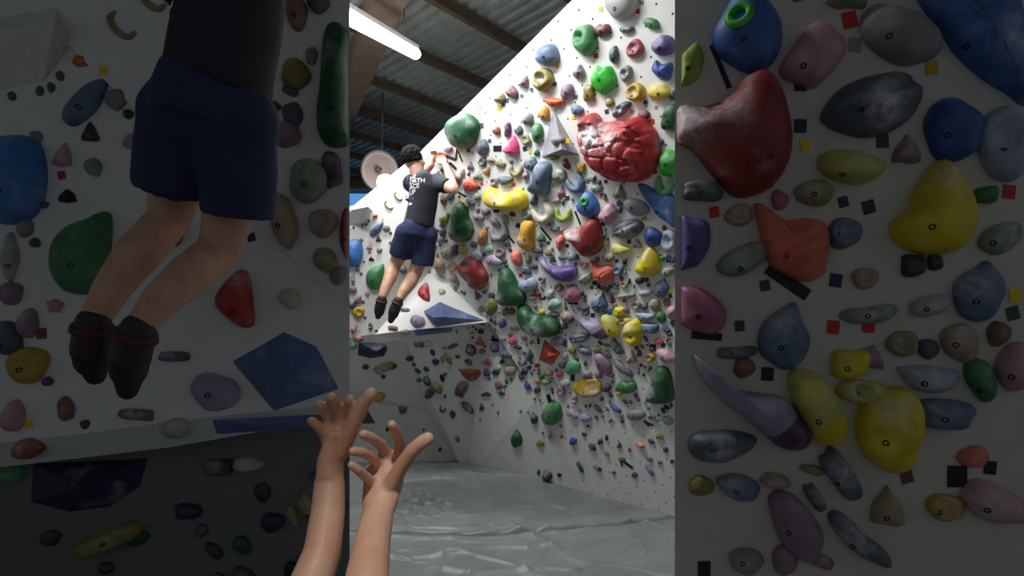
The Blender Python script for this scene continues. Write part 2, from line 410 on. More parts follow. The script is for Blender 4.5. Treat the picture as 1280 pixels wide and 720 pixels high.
    if bolt:
        # find the hold's own surface under the bolt
        bt = BVHTree.FromPolygons([Mx @ Vector(v) for v in V], Fc)
        d = ray(*bolt).normalized(); hp2 = bt.ray_cast(CAM, d)
        if hp2[0] is not None:
            bp, bn = hp2[0], hp2[1]
            if bn.dot(d) > 0: bn = -bn
            br = min(0.011, 0.06 * m + 0.003); br = max(br, 0.8 * dep / F)
            MB_ = frame_at(bp, bn)
            vv = []; ff = []
            for z, r2 in ((-0.004, br), (0.0015, br), (0.0015, br * 0.6), (-0.001, br * 0.55)):
                for k in range(10): vv.append((r2 * math.cos(k * 0.6283), r2 * math.sin(k * 0.6283), z))
            for r2 in range(3):
                for k in range(10): ff.append((r2 * 10 + k, r2 * 10 + (k + 1) % 10, r2 * 10 + 10 + (k + 1) % 10, r2 * 10 + 10 + k))
            ff.append(tuple(range(30, 40))); ff.append(tuple(range(9, -1, -1)))
            b = link('bolt', mesh('bolt', vv, ff, M_BOLT), o); b.matrix_world = MB_
            b.parent = o; b.matrix_parent_inverse = Matrix.Identity(4); b.matrix_basis = Mi @ MB_
    return o
def build_sweep(name, spine, radii, colour, H=0.9):
    mid = spine[len(spine) // 2]; hp = hit(*mid)
    if hp is None: return None
    P, n = hp; Mx = frame_at(P, n); Mi = Mx.inverted()
    m = len(spine); S = []; R = []
    for k in range((m - 1) * 6 + 1):
        u = k / 6; i = min(int(u), m - 2); f = u - i
        g = lambda j: spine[max(0, min(m - 1, j))]
        p0, p1, p2, p3 = g(i - 1), g(i), g(i + 1), g(i + 2)
        S.append([0.5 * (2 * p1[a] + (p2[a] - p0[a]) * f + (2 * p0[a] - 5 * p1[a] + 4 * p2[a] - p3[a]) * f * f + (3 * p1[a] - p0[a] - 3 * p2[a] + p3[a]) * f ** 3) for a in (0, 1)])
        R.append(radii[i] * (1 - f) + radii[i + 1] * f)
    def onp(x, y):
        d = ray(x, y); return Mi @ (CAM + d * ((P - CAM).dot(n) / min(d.dot(n), -0.12)))
    V, Fc = [], []; NS = 9; K_ = len(S)
    for k in range(K_):
        a = S[max(0, k - 1)]; b = S[min(K_ - 1, k + 1)]
        tx, ty = b[0] - a[0], b[1] - a[1]; l = math.hypot(tx, ty) or 1
        nx, ny = -ty / l, tx / l
        e = min(1, math.sqrt(max(0.0, min(k, K_ - 1 - k) / 3.0)) + 0.12); r = R[k] * e
        for j in range(NS):
            th = math.pi * j / (NS - 1)
            p = onp(S[k][0] + nx * r * math.cos(th), S[k][1] + ny * r * math.cos(th))
            V.append((p.x, p.y, math.sin(th) ** 0.8 * H * r * 2 * P.y / F * (0.9 + 0.2 * noise.noise(Vector((S[k][0], S[k][1], j)))) - 0.002))
    for k in range(K_ - 1):
        for j in range(NS): Fc.append((k * NS + j, k * NS + (j + 1) % NS, (k + 1) * NS + (j + 1) % NS, (k + 1) * NS + j))
    Fc += [tuple(range(NS)), tuple(range(K_ * NS - 1, K_ * NS - NS - 1, -1))]
    me = mesh(name, V, Fc, hold_mat(colour), True)
    bm = bmesh.new(); bm.from_mesh(me); bmesh.ops.recalc_face_normals(bm, faces=bm.faces); bm.to_mesh(me); bm.free()
    return link(name, me, None, Mx)

# landmark holds, traced one by one: short name, label, kind, colour, outline or (cx,cy,w,h,rot,shape), peak, options
LM = [
 ('red cracked boulder hold', 'huge red cracked boulder-shaped hold with chalky top and two ears', 'climbing_hold', 'red',
  [(722,157),(725,148),(731,143),(738,143),(744,149),(746,154),(758,153),(770,152),(782,153),(788,148),(794,147),(801,150),(806,157),(813,165),(818,178),(819,190),(817,204),(810,217),(797,227),(780,229),(765,227),(750,220),(738,211),(730,200),(724,185),(720,170)],
  (768,188), dict(H=0.5, crack=19, chalk=[(748,172,16,1.3),(768,174,14,0.9),(738,165,10,0.8)], scoops=[(764,160,14,0.3),(733,153,8,-0.18),(796,158,9,-0.18)], bolt=(800,192), lumps=0.01, n=110, rings=34)),
 ('yellow banana hold', 'long bright yellow banana-shaped hold', 'climbing_hold', 'yellow',
  [(602,245),(605,238),(611,235),(617,236),(622,241),(630,242),(637,239),(645,238),(652,241),(656,247),(657,256),(653,262),(644,264),(630,263),(615,261),(607,257),(603,252)],
  (630,252), dict(H=0.5, chalk=[(624,246,10,0.55)], scoops=[(631,243,9,0.4)], bolt=(618,254), lumps=0.01)),
 ('dark green dome hold', 'big glossy dark green dome hold beside the wall top edge', 'climbing_hold', 'dgreen', (576,164,42,43,0,'e'), (574,166), dict(H=0.45, lumps=0.03, chalk=[(565,172,9,0.5)], scoops=[(581,158,9,0.12)])),
 ('dark green pear hold', 'dark green pear-shaped hold beside the hanging climber', 'climbing_hold', 'dgreen',
  [(571,253),(578,256),(582,265),(583,272),(588,283),(587,296),(580,303),(570,303),(562,297),(562,285),(565,272),(565,260)], (575,284), dict(H=0.5, lumps=0.02, chalk=[(568,288,6,0.5)])),
 ('green pyramid-shaped bell hold', 'dark green bell-shaped hold narrowing upward beside the grey knuckle hold', 'climbing_hold', 'dgreen',
  [(626,335),(632,336),(638,343),(643,353),(649,362),(654,370),(654,378),(648,383),(636,383),(626,382),(620,376),(621,366),(623,355),(623,343)], (636,366), dict(H=0.5, lumps=0.02, chalk=[(628,372,7,0.8)])),
 ('green kidney hold', 'dark green kidney-shaped hold with chalky belly', 'climbing_hold', 'dgreen',
  [(645,384),(652,382),(659,386),(664,393),(672,395),(682,395),(691,399),(697,407),(698,416),(692,421),(681,422),(668,420),(656,415),(648,405),(645,394)], (671,408), dict(H=0.5, lumps=0.02, chalk=[(666,413,8,1.0),(676,411,6,0.8)], scoops=[(672,396,7,0.35)])),
 ('deep red horn hold', 'big deep red horn-shaped hold with a chalky lip', 'climbing_hold', 'dred',
  [(703,289),(715,286),(727,283),(733,276),(740,273),(746,279),(750,292),(751,305),(746,316),(737,321),(729,321),(722,314),(713,303),(706,299)], (734,299), dict(H=0.55, lumps=0.02, chalk=[(712,292,9,0.9),(726,294,6,0.6)], scoops=[(719,287,7,0.5)], bolt=(742,308))),
 ('purple horn hold', 'purple horn-shaped hold with a pale chalky tip', 'climbing_hold', 'purple',
  [(671,323),(677,321),(683,327),(691,333),(703,333),(713,333),(719,336),(719,345),(713,352),(703,352),(694,349),(686,342),(678,335)], (701,342), dict(H=0.5, chalk=[(682,331,8,0.7)], lumps=0.02)),
 ('salmon ridged hold', 'bright salmon ridged hold with a pointed corner', 'climbing_hold', 'salmon',
  [(737,326),(743,330),(750,333),(758,332),(765,335),(766,345),(764,354),(757,357),(749,354),(743,350),(740,340)], (752,344), dict(H=0.5, groove=(60,6,0.12))),
 ('striped slate shell hold', 'slate-blue shell-shaped hold with a white groove', 'climbing_hold', 'slate',
  [(764,290),(770,281),(780,276),(790,274),(798,276),(803,281),(801,289),(793,296),(782,299),(772,297),(766,294)], (783,287), dict(H=0.45, groove=(65,9,0.22), chalk=[(785,289,7,0.9)])),
 ('blue rock hold', 'royal blue rock-shaped hold above the yellow drop', 'climbing_hold', 'royal', (815.5,297,23,24,0,'e'), (815,297), dict(lumps=0.08)),
 ('yellow drop hold', 'bright yellow drop-shaped hold with pointed top', 'climbing_hold', 'yellow',
  [(809,310),(813,309),(818,315),(822,324),(824,334),(821,342),(813,346),(802,345),(794,340),(793,333),(799,328),(803,318)], (810,332), dict(H=0.55, lumps=0.03, chalk=[(810,318,5,0.7)])),
 ('blue drop hold', 'blue drop-shaped hold with a lime green ring', 'climbing_hold', 'blue', (734,256,28,33,-12,'t'), (735,258), dict(H=0.5, lumps=0.02, ring=(730,252,5.5))),
 ('grey whale hold', 'smooth grey whale-shaped hold beside the blue wave hold', 'climbing_hold', 'grey', (794.5,259,32,21,25,'e'), (793,258), dict(lumps=0.02, chalk=[(787,252,7,0.5)])),
 ('blue wave hold', 'large rippled blue wave-shaped hold below the red boulder', 'climbing_hold', 'blue',
  [(796,231),(805,231),(815,236),(826,241),(842,246),(846,284),(838,281),(828,275),(818,266),(812,257),(804,246)], (826,259), dict(H=0.3, groove=(40,9,0.12), chalk=[(836,262,6,0.7)], lumps=0.06)),
 ('bright green heart hold', 'bright green heart-shaped hold', 'climbing_hold', 'bright', (753.5,99,33,39,-4,'h'), (752,96), dict(H=0.4, chalk=[(744,86,7,0.4)], lumps=0.01)),
 ('green oval pocket hold', 'tall green oval hold with a round pocket', 'pocket_hold', 'green', (730,50,29,42,-10,'e'), (732,52), dict(H=0.45, scoops=[(725,46,7,0.6)], bolt=(725,46), lumps=0.01)),
 ('pale grey dome hold', 'large pale grey dome hold at the top of the photo', 'climbing_hold', 'palegrey', (776,4,40,42,0,'e'), (776,6), dict(H=0.45, bolt=(768,11), lumps=0.01)),
 ('blue-grey dome hold', 'round blue-grey dome hold near the wall top edge', 'climbing_hold', 'bluegrey', (683,69,28,29,0,'e'), (683,69), dict(H=0.5, lumps=0.01)),
 ('orange wedge hold', 'bright orange wedge-shaped hold above the grey triangle', 'climbing_hold', 'orange', (693,128,25,17,8,'m'), (693,128), dict(H=0.5, lumps=0.01)),
 ('blue eared hold', 'royal blue hold with two pointed ears near the wall top', 'climbing_hold', 'royal', [(814,86),(819,75),(826,80),(839,79),(837,98),(829,101),(821,96)], (827,89), dict(H=0.5, lumps=0.05)),
 ('pink pyramid hold', 'hot pink pyramid-shaped hold', 'climbing_hold', 'pink', (639,184,24,26,8,'r'), (640,188), dict(H=0.5, lumps=0.01, chalk=[(633,180,6,0.5)])),
 ('blue-grey log hold', 'upright blue-grey log-shaped hold with rough surface', 'climbing_hold', 'bluegrey',
  [(677,202),(684,204),(687,210),(686,225),(684,238),(681,244),(670,245),(660,240),(660,234),(665,224),(668,212),(671,204)], (675,224), dict(H=0.55, lumps=0.05, chalk=[(675,232,5,0.3)])),
 ('golden yellow block hold', 'tall golden yellow block hold with slanting facets', 'climbing_hold', 'gold',
  [(653,276),(660,275),(666,280),(666,300),(665,313),(655,313),(645,303),(648,294),(651,284)], (658,296), dict(H=0.5, lumps=0.02, chalk=[(656,300,5,0.8)])),
 ('red two-hole hold', 'red hold with two scooped hollows beside the white prow', 'climbing_hold', 'dred',
  [(577,326),(585,321),(594,324),(600,333),(606,343),(607,353),(603,360),(595,364),(587,357),(579,350),(573,341),(572,333)], (591,342), dict(H=0.5, scoops=[(585,331,5,0.5),(587,347,6,0.5)], chalk=[(585,331,4,0.7),(586,349,5,0.7)], lumps=0.06, bolt=(597,350))),
 ('grey knuckle hold', 'pale grey knuckle-shaped hold beside the green bell-shaped hold', 'climbing_hold', 'paleblue', (659,356,25,20,-15,'k'), (660,357), dict(H=0.5, lumps=0.05)),
 ('dusty pink ball hold', 'round dusty pink ball hold with a black strip below', 'climbing_hold', 'dpink', (714.5,368,22,22,0,'e'), (715,368), dict(lumps=0.02, chalk=[(711,363,6,0.5)])),
 ('striped blue fan hold', 'blue fan-shaped hold with diagonal ribs', 'climbing_hold', 'bluegrey', (748.5,379,20,27,15,'t'), (749,381), dict(groove=(55,5,0.16), chalk=[(746,372,6,0.5)], lumps=0.01)),
 ('lavender boat hold', 'long lavender boat-shaped hold with a dark purple end', 'climbing_hold', 'lavender',
  [(713,387),(719,393),(727,400),(738,402),(748,404),(754,411),(759,419),(756,424),(748,424),(741,419),(733,412),(724,405),(716,396)], (741,411), dict(H=0.5, lumps=0.02, c2=('plum',743,417,0.6,0.8), n=90, rings=24)),
 ('cut yellow cone hold', 'pale yellow cone hold with a flat cut end', 'climbing_hold', 'paleyellow',
  [(751,394),(759,393),(766,399),(771,408),(773,416),(770,422),(763,422),(757,415),(752,405)], (764,410), dict(H=0.55, lumps=0.02, c2=('yellow',762,413,0.5,0.85), n=90, rings=24)),
 ('lumpy yellow hold', 'lumpy bright yellow cauliflower-like hold', 'climbing_hold', 'yellow', (791,416,27,32,0,'e'), (791,418), dict(H=0.5, lumps=0.2, chalk=[(788,408,6,0.6)], n=48, rings=12)),
 ('blue teardrop hold', 'blue-grey teardrop hold with a pale top', 'climbing_hold', 'bluegrey', (826,361,20,24,10,'t'), (826,363), dict(chalk=[(821,358,6,0.6)], lumps=0.02)),
 ('red-orange pyramid hold', 'red-orange faceted pyramid hold', 'climbing_hold', 'redorange', [(678,426),(698,443),(687,458),(671,451)], (686,445), dict(H=0.55, flat=1)),
 ('striped slate bowl hold', 'slate bowl-shaped hold with pale stripes', 'climbing_hold', 'slate', (723,423,27,19,0,'m'), (723,423), dict(groove=(80,6,0.2), chalk=[(724,425,7,0.5)])),
 ('light green ball hold', 'light green ball hold above a black strip', 'climbing_hold', 'lgreen', (715.5,459.5,19,19,0,'e'), (716,460), dict(lumps=0.02)),
 ('yellow bowl hold', 'yellow bowl-shaped hold with a long hollow', 'jug_hold', 'mustard', (734,485.5,38,22,6,'e'), (734,488), dict(scoops=[(728,482,8,0.5),(742,483,8,0.5)], chalk=[(740,488,8,0.6)], lumps=0.02)),
 ('mauve cone hold', 'long mauve cone-shaped hold pointing down', 'climbing_hold', 'mauve', (753,455,17,30,-30,'e'), (752,454), dict(lumps=0.04)),
 ('green shark fin hold', 'big dark green fin-shaped hold with chalky left side', 'climbing_hold', 'dgreen',
  [(822,459),(830,461),(836,469),(840,490),(841,500),(835,505),(820,505),(807,502),(808,494),(813,478),(817,465)], (825,488), dict(H=0.5, chalk=[(815,485,8,0.8)], lumps=0.04)),
 ('green faceted ball hold', 'green faceted ball hold low on the wall', 'climbing_hold', 'green', (689,518,26,28,0,'e'), (689,518), dict(lumps=0.1, chalk=[(683,512,6,0.6)])),
 ('grey egg hold', 'smooth grey egg-shaped hold low on the wall with black strips', 'climbing_hold', 'grey', (794,519,23,15,5,'e'), (794,519), dict(lumps=0.01)),
 ('blue-grey cone volume', 'blue-grey cone-shaped volume below the purple cone hold', 'climbing_volume', 'bluegrey',
  [(625,418),(632,417),(637,427),(646,438),(650,447),(636,449),(626,446),(624,432)], (632,440), dict(H=0.45, lumps=0.03, chalk=[(633,440,6,0.4)])),
 ('twin green hold', 'two-lobed bright green hold beside the green fin', 'climbing_hold', 'green', (783,484,26,17,10,'h'), (783,485), dict(lumps=0.01)),
 ('bright blue drop hold', 'bright blue drop-shaped hold on the white prow', 'climbing_hold', 'sky',
  [(430,302),(445,299),(451,303),(453,316),(450,328),(443,333),(432,332),(426,317)], (440,318), dict(lumps=0.01, H=0.4)),
 ('green teardrop hold', 'green teardrop-shaped hold on the white prow', 'climbing_hold', 'green',
  [(479,330),(479,345),(475,359),(468,362),(461,360),(457,352),(458,342),(464,335),(472,332)], (468,348), dict(H=0.4, lumps=0.01)),
 ('red teardrop hold', 'red teardrop-shaped hold on the white prow', 'climbing_hold', 'red',
  [(531,353),(535,354),(537,366),(537,374),(532,375),(526,371),(522,366),(524,360)], (531,367), dict(H=0.4, lumps=0.01, chalk=[(533,357,4,0.5)])),
 ('olive yellow ball hold', 'olive yellow ball hold low on the white prow', 'jug_hold', 'mustard', (447.5,390.5,15,15,0,'e'), (447,391), dict(scoops=[(449,390,3.5,0.4)], lumps=0.02)),
 ('blue lens hold', 'narrow blue lens-shaped hold on the white prow', 'climbing_hold', 'bluegrey', (470.5,286.5,23,9,-50,'e'), (470.5,286.5), dict(lumps=0.01)),
 ('lilac dome hold', 'lilac dome hold beside the blue volume', 'climbing_hold', 'lilac', (522,401,19,15,5,'e'), (522,401), dict(lumps=0.02)),
 ('navy cave volume', 'dark navy volume under the prow lip', 'climbing_volume', 'navy', [(448,431),(493,429),(490,440),(478,448),(462,450),(447,446)], (470,439), dict(H=0.35, flat=1)),
 ('orange brown cave volume', 'orange-brown wedge volume in the shaded cave', 'climbing_volume', 'rust', [(573,462),(600,463),(603,468),(597,476),(588,478),(580,472)], (588,467), dict(H=0.4, flat=1)),
 ('purple cave triangle', 'dark purple triangle volume low in the cave', 'climbing_volume', 'plum', [(442,531),(458,511),(469,530)], (456,526), dict(H=0.35, flat=1)),
 ('green leaf hold', 'dark green leaf-shaped hold above the mat', 'climbing_hold', 'dgreen', (645,549,13,24,0,'t'), (645,550), dict(lumps=0.02)),
]
# the other holds: cx cy w h rot shape colour
SM = """753 37.5 20 19 0 h maroon;783 36.5 18 10 -5 k slate;814 29.5 22 14 20 e green;793 61 20 26 20 p rose;828.5 57 26 29 35 e purple;767 68.5 11 23 0 e slate
677.5 99.5 24 31 -10 p olive;654.5 103.5 14 18 20 r mauve;639 115 18 14 40 e maroon;624 122.5 14 13 0 e khaki;723 89.5 14 19 8 t grey;708 114.5 16 21 25 e mauve;736 116.5 13 24 -3 b olive
679.5 141.5 15 18 0 e ochre;721 138 17 13 15 e bluegrey;782 92 15 22 15 p grey;793.5 115.5 23 25 10 p mustard;823.5 115 29 20 -5 e yellow;840 119 10 13 0 e teal;762 128 11 12 15 e olive
776 136.5 27 14 -45 p slate;804.5 144 15 13 0 e maroon;838 147 20 36 10 b dgreen;825 178 10 9 0 e royal;836 204 25 35 5 e bright;831.5 233 20 20 0 c lgreen;692 197 14 7 0 e olive
671 166 13 26 0 e green;659 149 15 15 0 e grey;648 163 11 12 0 e slate;634.5 162.5 8 19 0 b plum;620 163.5 10 11 0 e rust;657 175 12 14 -20 p khaki;603 185 14 20 10 e slate;559 186 12 10 25 e mauve;671 191 9 9 0 r dgreen
613 200 11 7 15 e khaki;625 204 14 11 35 k khaki;602.5 203 11 11 0 p slate;588 208.5 9 11 0 r slate;608 214 12 12 30 r amber;597 220 13 13 0 r sage;587 232 19 15 0 e redorange;578 216 6 11 0 e tan;572 224 9 14 10 e grey
617 228 10 11 0 p mauve;631 226 18 17 5 m slate;646 214 17 12 0 c khaki;663 205 17 17 0 e teal;657 220 8 13 -15 e mauve;698.5 220 19 19 0 e sage;707.5 205.5 8 14 -25 e maroon;726 209.5 12 13 0 b mustard;721 230 21 18 -30 c bluegrey
701 241 10 14 10 t dpink;745 236.5 14 11 10 e sage;774 241.5 18 20 10 r sage;760 267.5 19 26 35 b lpink;681 267 25 20 -35 c cream;683 247 6 8 0 e cream;695 251 12 6 -10 e tan;705 269 21 13 0 c lime;667 251 10 14 -10 e slate
659 268 16 11 0 p sage;559 317 16 17 0 e sage;568.5 313 8 14 -10 b plum;578 312 11 13 -15 e paleyellow;553 291 8 10 0 e slate;550.5 299 11 10 20 e mauve;554 275 11 13 0 e olive;560.5 268 5 7 0 e grey;549 333 10 22 -15 e tan
565 334 12 11 0 p tan;598 272 14 9 10 e mauve;607 265 11 9 20 e slate;618.5 278 18 9 45 e mauve;631 274 9 12 -20 e sage;625 292 24 16 -20 c grey;633 304 11 13 0 r slate;603 297 11 20 0 b amber;610.5 311.5 10 9 20 e mint
592 306 8 9 0 e slate;596 320 15 14 35 e paleblue;604 318 7 6 0 e plum;617 326 20 14 20 e lilac;625 316 12 14 0 p mauve;645 323 13 20 -20 e salmon;676 298 13 12 0 r dgreen;700 303 11 20 10 e salmon;694 286 12 7 -5 b slate;672 314 12 6 10 b darkslate
685 316 9 9 0 e tan;690.5 324 9 10 0 r dgreen;660 325 8 11 0 e sage;657 338 14 11 30 e slate;668 334 8 6 -15 e darkslate;702 322.5 10 5 0 e slate;715.5 321.5 16 8 0 b slate;730 331 11 9 0 p tan;731 349 21 17 -25 m sage
772 338 14 12 0 p bluegrey;775.5 312 25 20 10 m paleyellow;836 302 21 29 -10 p paleblue;796.5 306 12 13 0 r mauve;828 323 9 7 0 b green;834 340 19 11 -22 e sage;799 351 10 9 0 b darkslate;807.5 350 6 6 0 b darkslate;780 356 10 9 0 p tan;760 322 16 10 0 e khaki
746 325 7 8 0 e dpink;692 380 21 16 -25 r mint;698 360 12 10 0 p brown;708.5 397 18 15 30 e brown;732 391.5 9 8 0 e brown;729 385.5 16 5 -3 b slate;677 350 8 10 -20 p grey;671 366 10 9 20 s rust;687 368 11 12 0 e palegrey;665 372 10 7 10 e palegrey
613 383 15 22 5 t olive;614 369 9 6 0 b slate;601 387 8 8 0 e sage;596.5 370 9 12 -25 r maroon;566 349 11 9 40 e khaki;571 355 6 8 20 e grey;608 354 6 8 0 e ochre;631 391 8 9 0 e khaki;639 389.5 9 9 0 e brown;669 383 6 7 0 e tan;677 390.5 7 6 0 b yellow
627 404 11 12 0 t purple;643 410.5 13 5 5 e khaki;600 428 12 13 0 r pink;618 435 12 12 0 e purple;640.5 426 10 11 0 t pink;637 418 6 6 0 e sage;589 438 15 13 20 e darkslate;603 439.5 8 6 0 e sage;609 453 13 9 15 r rose;661.5 446 9 11 0 e slate
696 427 15 12 0 e lilac;730 439 18 10 22 e bluegrey;715 438.5 10 8 10 e olive;733 468.5 14 10 0 e grey;699 468 9 8 0 e pink;702 457 9 8 0 e slate;706 445 8 9 -20 e palegrey;774 390 15 12 0 b yellow;779 401 20 10 0 p paleyellow;782 388 13 10 15 r mauve
806 396 25 15 5 m paleblue;812 410 22 12 5 b bluegrey;806 367 17 12 -10 m palegrey;795 382 12 11 0 p khaki;805 384 9 8 0 e slate;818 381.5 14 16 -20 e tan;826 396 11 18 -25 e green;840 391 15 19 10 e lpink;833 378 9 10 0 e brown;782 370 24 8 -8 k sage
823 427 12 9 0 e salmon;832 445.5 27 15 25 e lpink;812 447 15 11 0 p mustard;789 448 15 18 0 r tan;770.5 434 24 9 55 b slate;778 460 31 10 42 k slate;744.5 436.5 13 6 10 e tan;760 443 13 5 60 b slate;774 488 11 13 0 p ochre;758.5 485 9 11 20 b navy
715 517.5 17 6 40 b lilac;731 523 16 9 15 e lilac;747 511 13 5 40 e slate;770 511 16 5 35 b royal;777 519 5 5 0 e palegrey;834 526 17 10 30 e mint;718 500 7 12 15 p palegrey;701 490 11 12 0 p mauve;660 482 10 10 0 e blue;671 488 8 7 0 e darkslate
706 479.5 14 9 0 e palegrey;685 466 12 9 0 e khaki;677 471 7 7 0 e green;682 477.5 12 8 10 k sage;672 477 8 8 0 e ochre;655 465 8 8 20 b darkslate;661 459.5 6 5 0 e darkslate;671 457 6 5 0 b maroon;627.5 452 8 7 0 r darkslate;622 460 9 7 0 e cream
637 463 16 13 0 e tan;608 466 9 9 0 e slate;619 466 9 7 0 e darkslate;646 460 8 9 0 e slate;702 546 4 4 0 e red;716 552 8 9 20 b royal;730 543 7 5 15 e maroon;740 559 11 7 40 e dgreen;750 552.5 7 7 0 e plum;758 547.5 4 7 0 e darkslate
774 557 7 9 0 r slate;758 567 9 4 50 e sage;777 574 8 5 0 b olive;800 557 11 5 20 b orange;824 546 10 6 0 e olive;814 552 10 5 30 e slate;832 562.5 6 7 0 b maroon;811 573 12 5 40 e brown;812 588 17 4 50 b purple;747 585 12 4 35 b navy
725 584 15 4 60 b dgreen;793 594 8 7 20 e slate;767 591 5 4 0 e red;840 577 5 5 0 e darkslate;667 523 9 15 -10 t dgreen;687 544 6 11 0 t tan;675 554.5 10 8 0 e olive;683 595 12 15 -25 t darkslate;673 591 4 7 0 e darkslate;699 594 5 5 0 e black
448 424 12 7 0 e rust;441 433 10 8 0 e lgreen;507 416 11 7 0 e palegrey;535 430 12 6 0 e palegrey;524 431 12 6 0 b darkslate;566 433 14 5 -25 e slate;511.5 448.5 10 6 0 b navy;517 456 5 5 0 e slate;545 453 9 8 0 e navy;541 441 6 8 -20 e darkslate
533 462 8 6 45 e dgreen;522 464 9 4 40 e darkslate;523.5 475.5 6 5 0 p darkslate;534 477 9 13 -25 e darkslate;546 486 18 11 40 e olive;536 493 11 12 20 e darkslate;553 473 6 9 -20 e black;556.5 468 5 4 20 e slate;480 460 28 8 -22 b olive;457 459 8 6 0 e darkslate
491 459 10 6 -10 e dgreen;479 471 6 5 0 e darkslate;560 448 6 20 -32 k khaki;553 450 4 9 -15 e khaki;586 453 11 6 30 e navy;577 487 12 21 25 b plum;585 510 20 9 40 p darkslate;566 518 8 10 0 t darkslate;553 512 8 6 20 c slate;602 510.5 6 6 0 e darkslate
607 493 14 7 0 r navy;627 492 7 5 10 e darkslate;623 482 8 10 -20 e brown;503 511 11 14 0 e slate;473 497 16 13 0 e mustard;484 537 4 6 0 e black;529.5 537.5 3 3 0 e black;572 549 6 7 0 e brown;550 562 3 6 25 b black;601.5 414.5 8 7 0 e darkslate;572 446 6 4 0 b darkslate
483 285 9 8 0 e grey;488 291 4 4 0 e darkslate;473 299 8 8 0 r darkslate;442 284 3 4 0 e slate;453 282 3 4 0 e slate;457.5 280.5 3 4 0 e slate;461 276 3 4 0 e slate;469 270 6 5 0 e orange;451.5 300 5 5 0 e grey;462 308 8 11 10 r lpink;474 312 7 7 0 e sage
464 324 8 6 0 r black;455 327 3 3 0 e slate;447 336 6 8 0 e grey;451 342 4 4 0 e slate;441 347 6 20 0 t palegrey;441 362 10 9 0 e mauve;448 374 8 12 0 e mauve;439 380 12 14 0 e slate;459 367 6 6 0 s lpink;456 397 4 4 0 e purple;463 408 6 10 0 p brown
471 414 4 4 0 e darkslate;442 411 8 13 15 e lpink;491 410 13 5 5 b maroon;505 337 9 12 0 t slate;506 387 12 4 0 b slate;552 364 9 8 15 e cream;497 246 15 5 45 c khaki;485 257 15 5 45 c khaki;490 302 8 10 20 r lilac;541 246 5 8 0 e khaki;546 288 5 4 0 e slate;554 249 9 16 -10 t brown;563 246 9 9 10 e slate;580 254 8 15 -40 e khaki;588 252 7 12 -35 b slate
596 246 9 10 0 e sage;597 262 6 7 0 e sage;640 268 8 6 30 e darkslate;620 264 8 4 0 b black;647 282 6 6 0 e black;685 279 5 10 -30 b mauve;590 288 6 5 -20 e slate;609 285 6 5 20 e sage;616 301 6 4 0 e sage;552 282 7 3 25 b slate;664 396 8 4 20 e khaki;692 393 14 7 10 e slate
699 412 6 12 -35 b slate;705 408 9 9 0 e slate;651 471 5 8 -40 b slate;629 424 6 6 0 e tan;647 434 9 5 25 b darkslate;655 423 8 6 20 e khaki;664 428 5 6 30 e khaki;759 432 10 4 15 e khaki;748 468 10 12 -20 e mauve;762 468 12 5 20 b brown"""
SHAPE = dict(e='rounded', p='hollowed', r='triangular', t='teardrop-shaped', b='blocky', k='kidney-shaped', h='heart-shaped', m='half-moon', c='crescent', s='star-shaped', l='long')
def bayx(x, y): return ((x - 640) * 3.16 + 640, (y - 360) * 3.16 + 360)
def add_item(o, x, y, size, colour, shape, zone, lm=None):
    ITEMS.append(dict(o=o, x=x, y=y, size=size, c=colour, s=shape, z=zone, lm=lm))
SIZES = lambda s: 'large' if s > 30 else 'medium' if s > 17 else 'small' if s > 8 else 'tiny'
def small_hold(cx, cy, w, h, rot, k, c, zone, kf):
    rn = random.Random(int(cx * 13 + cy * 7)); sz = max(w, h) / kf
    nm = 'foothold' if sz < 9 else {'p': 'pocket_hold', 'c': 'jug_hold', 'm': 'jug_hold'}.get(k, 'climbing_hold')
    if k == 'c':
        cr, sr = math.cos(math.radians(rot)), math.sin(math.radians(rot)); sp = []
        for a in (-0.15, 0.2, 0.5, 0.8, 1.15):
            th = math.pi * a; x = -math.cos(th) * w * 0.42; y = (math.sin(th) - 0.5) * h * 0.75
            sp.append((cx + x * cr - y * sr, cy + x * sr + y * cr))
        r = min(w, h) * 0.24; o = build_sweep(nm, sp, [r * 0.5, r, r * 1.15, r, r * 0.6], c)
    else:
        out = outline('e' if k == 'p' else k, cx, cy, w, h, rot, rn)
        kw = {}
        if k == 'p': kw['scoops'] = [(cx - 0.06 * w, cy - 0.05 * h, 0.28 * min(w, h), 0.75)]; kw['chalk'] = [(cx - 0.06 * w, cy - 0.05 * h, 0.25 * w, 0.6)]
        elif max(w, h) / kf > 10: kw['chalk'] = [(cx + rn.uniform(-0.25, 0.1) * w, cy - 0.2 * h, 0.3 * w, rn.uniform(0.1, 0.6))]
        pk = (cx + rn.uniform(-0.1, 0.1) * w, cy + rn.uniform(-0.05, 0.15) * h)
        if k in 'bs': kw['prof'] = 0.55
        o = build_hold(nm, out, pk, c, H=rn.uniform(0.38, 0.58), lumps=0.07, sz=sz, **kw)
    if o: add_item(o, cx, cy, sz, c, SHAPE[k], zone)
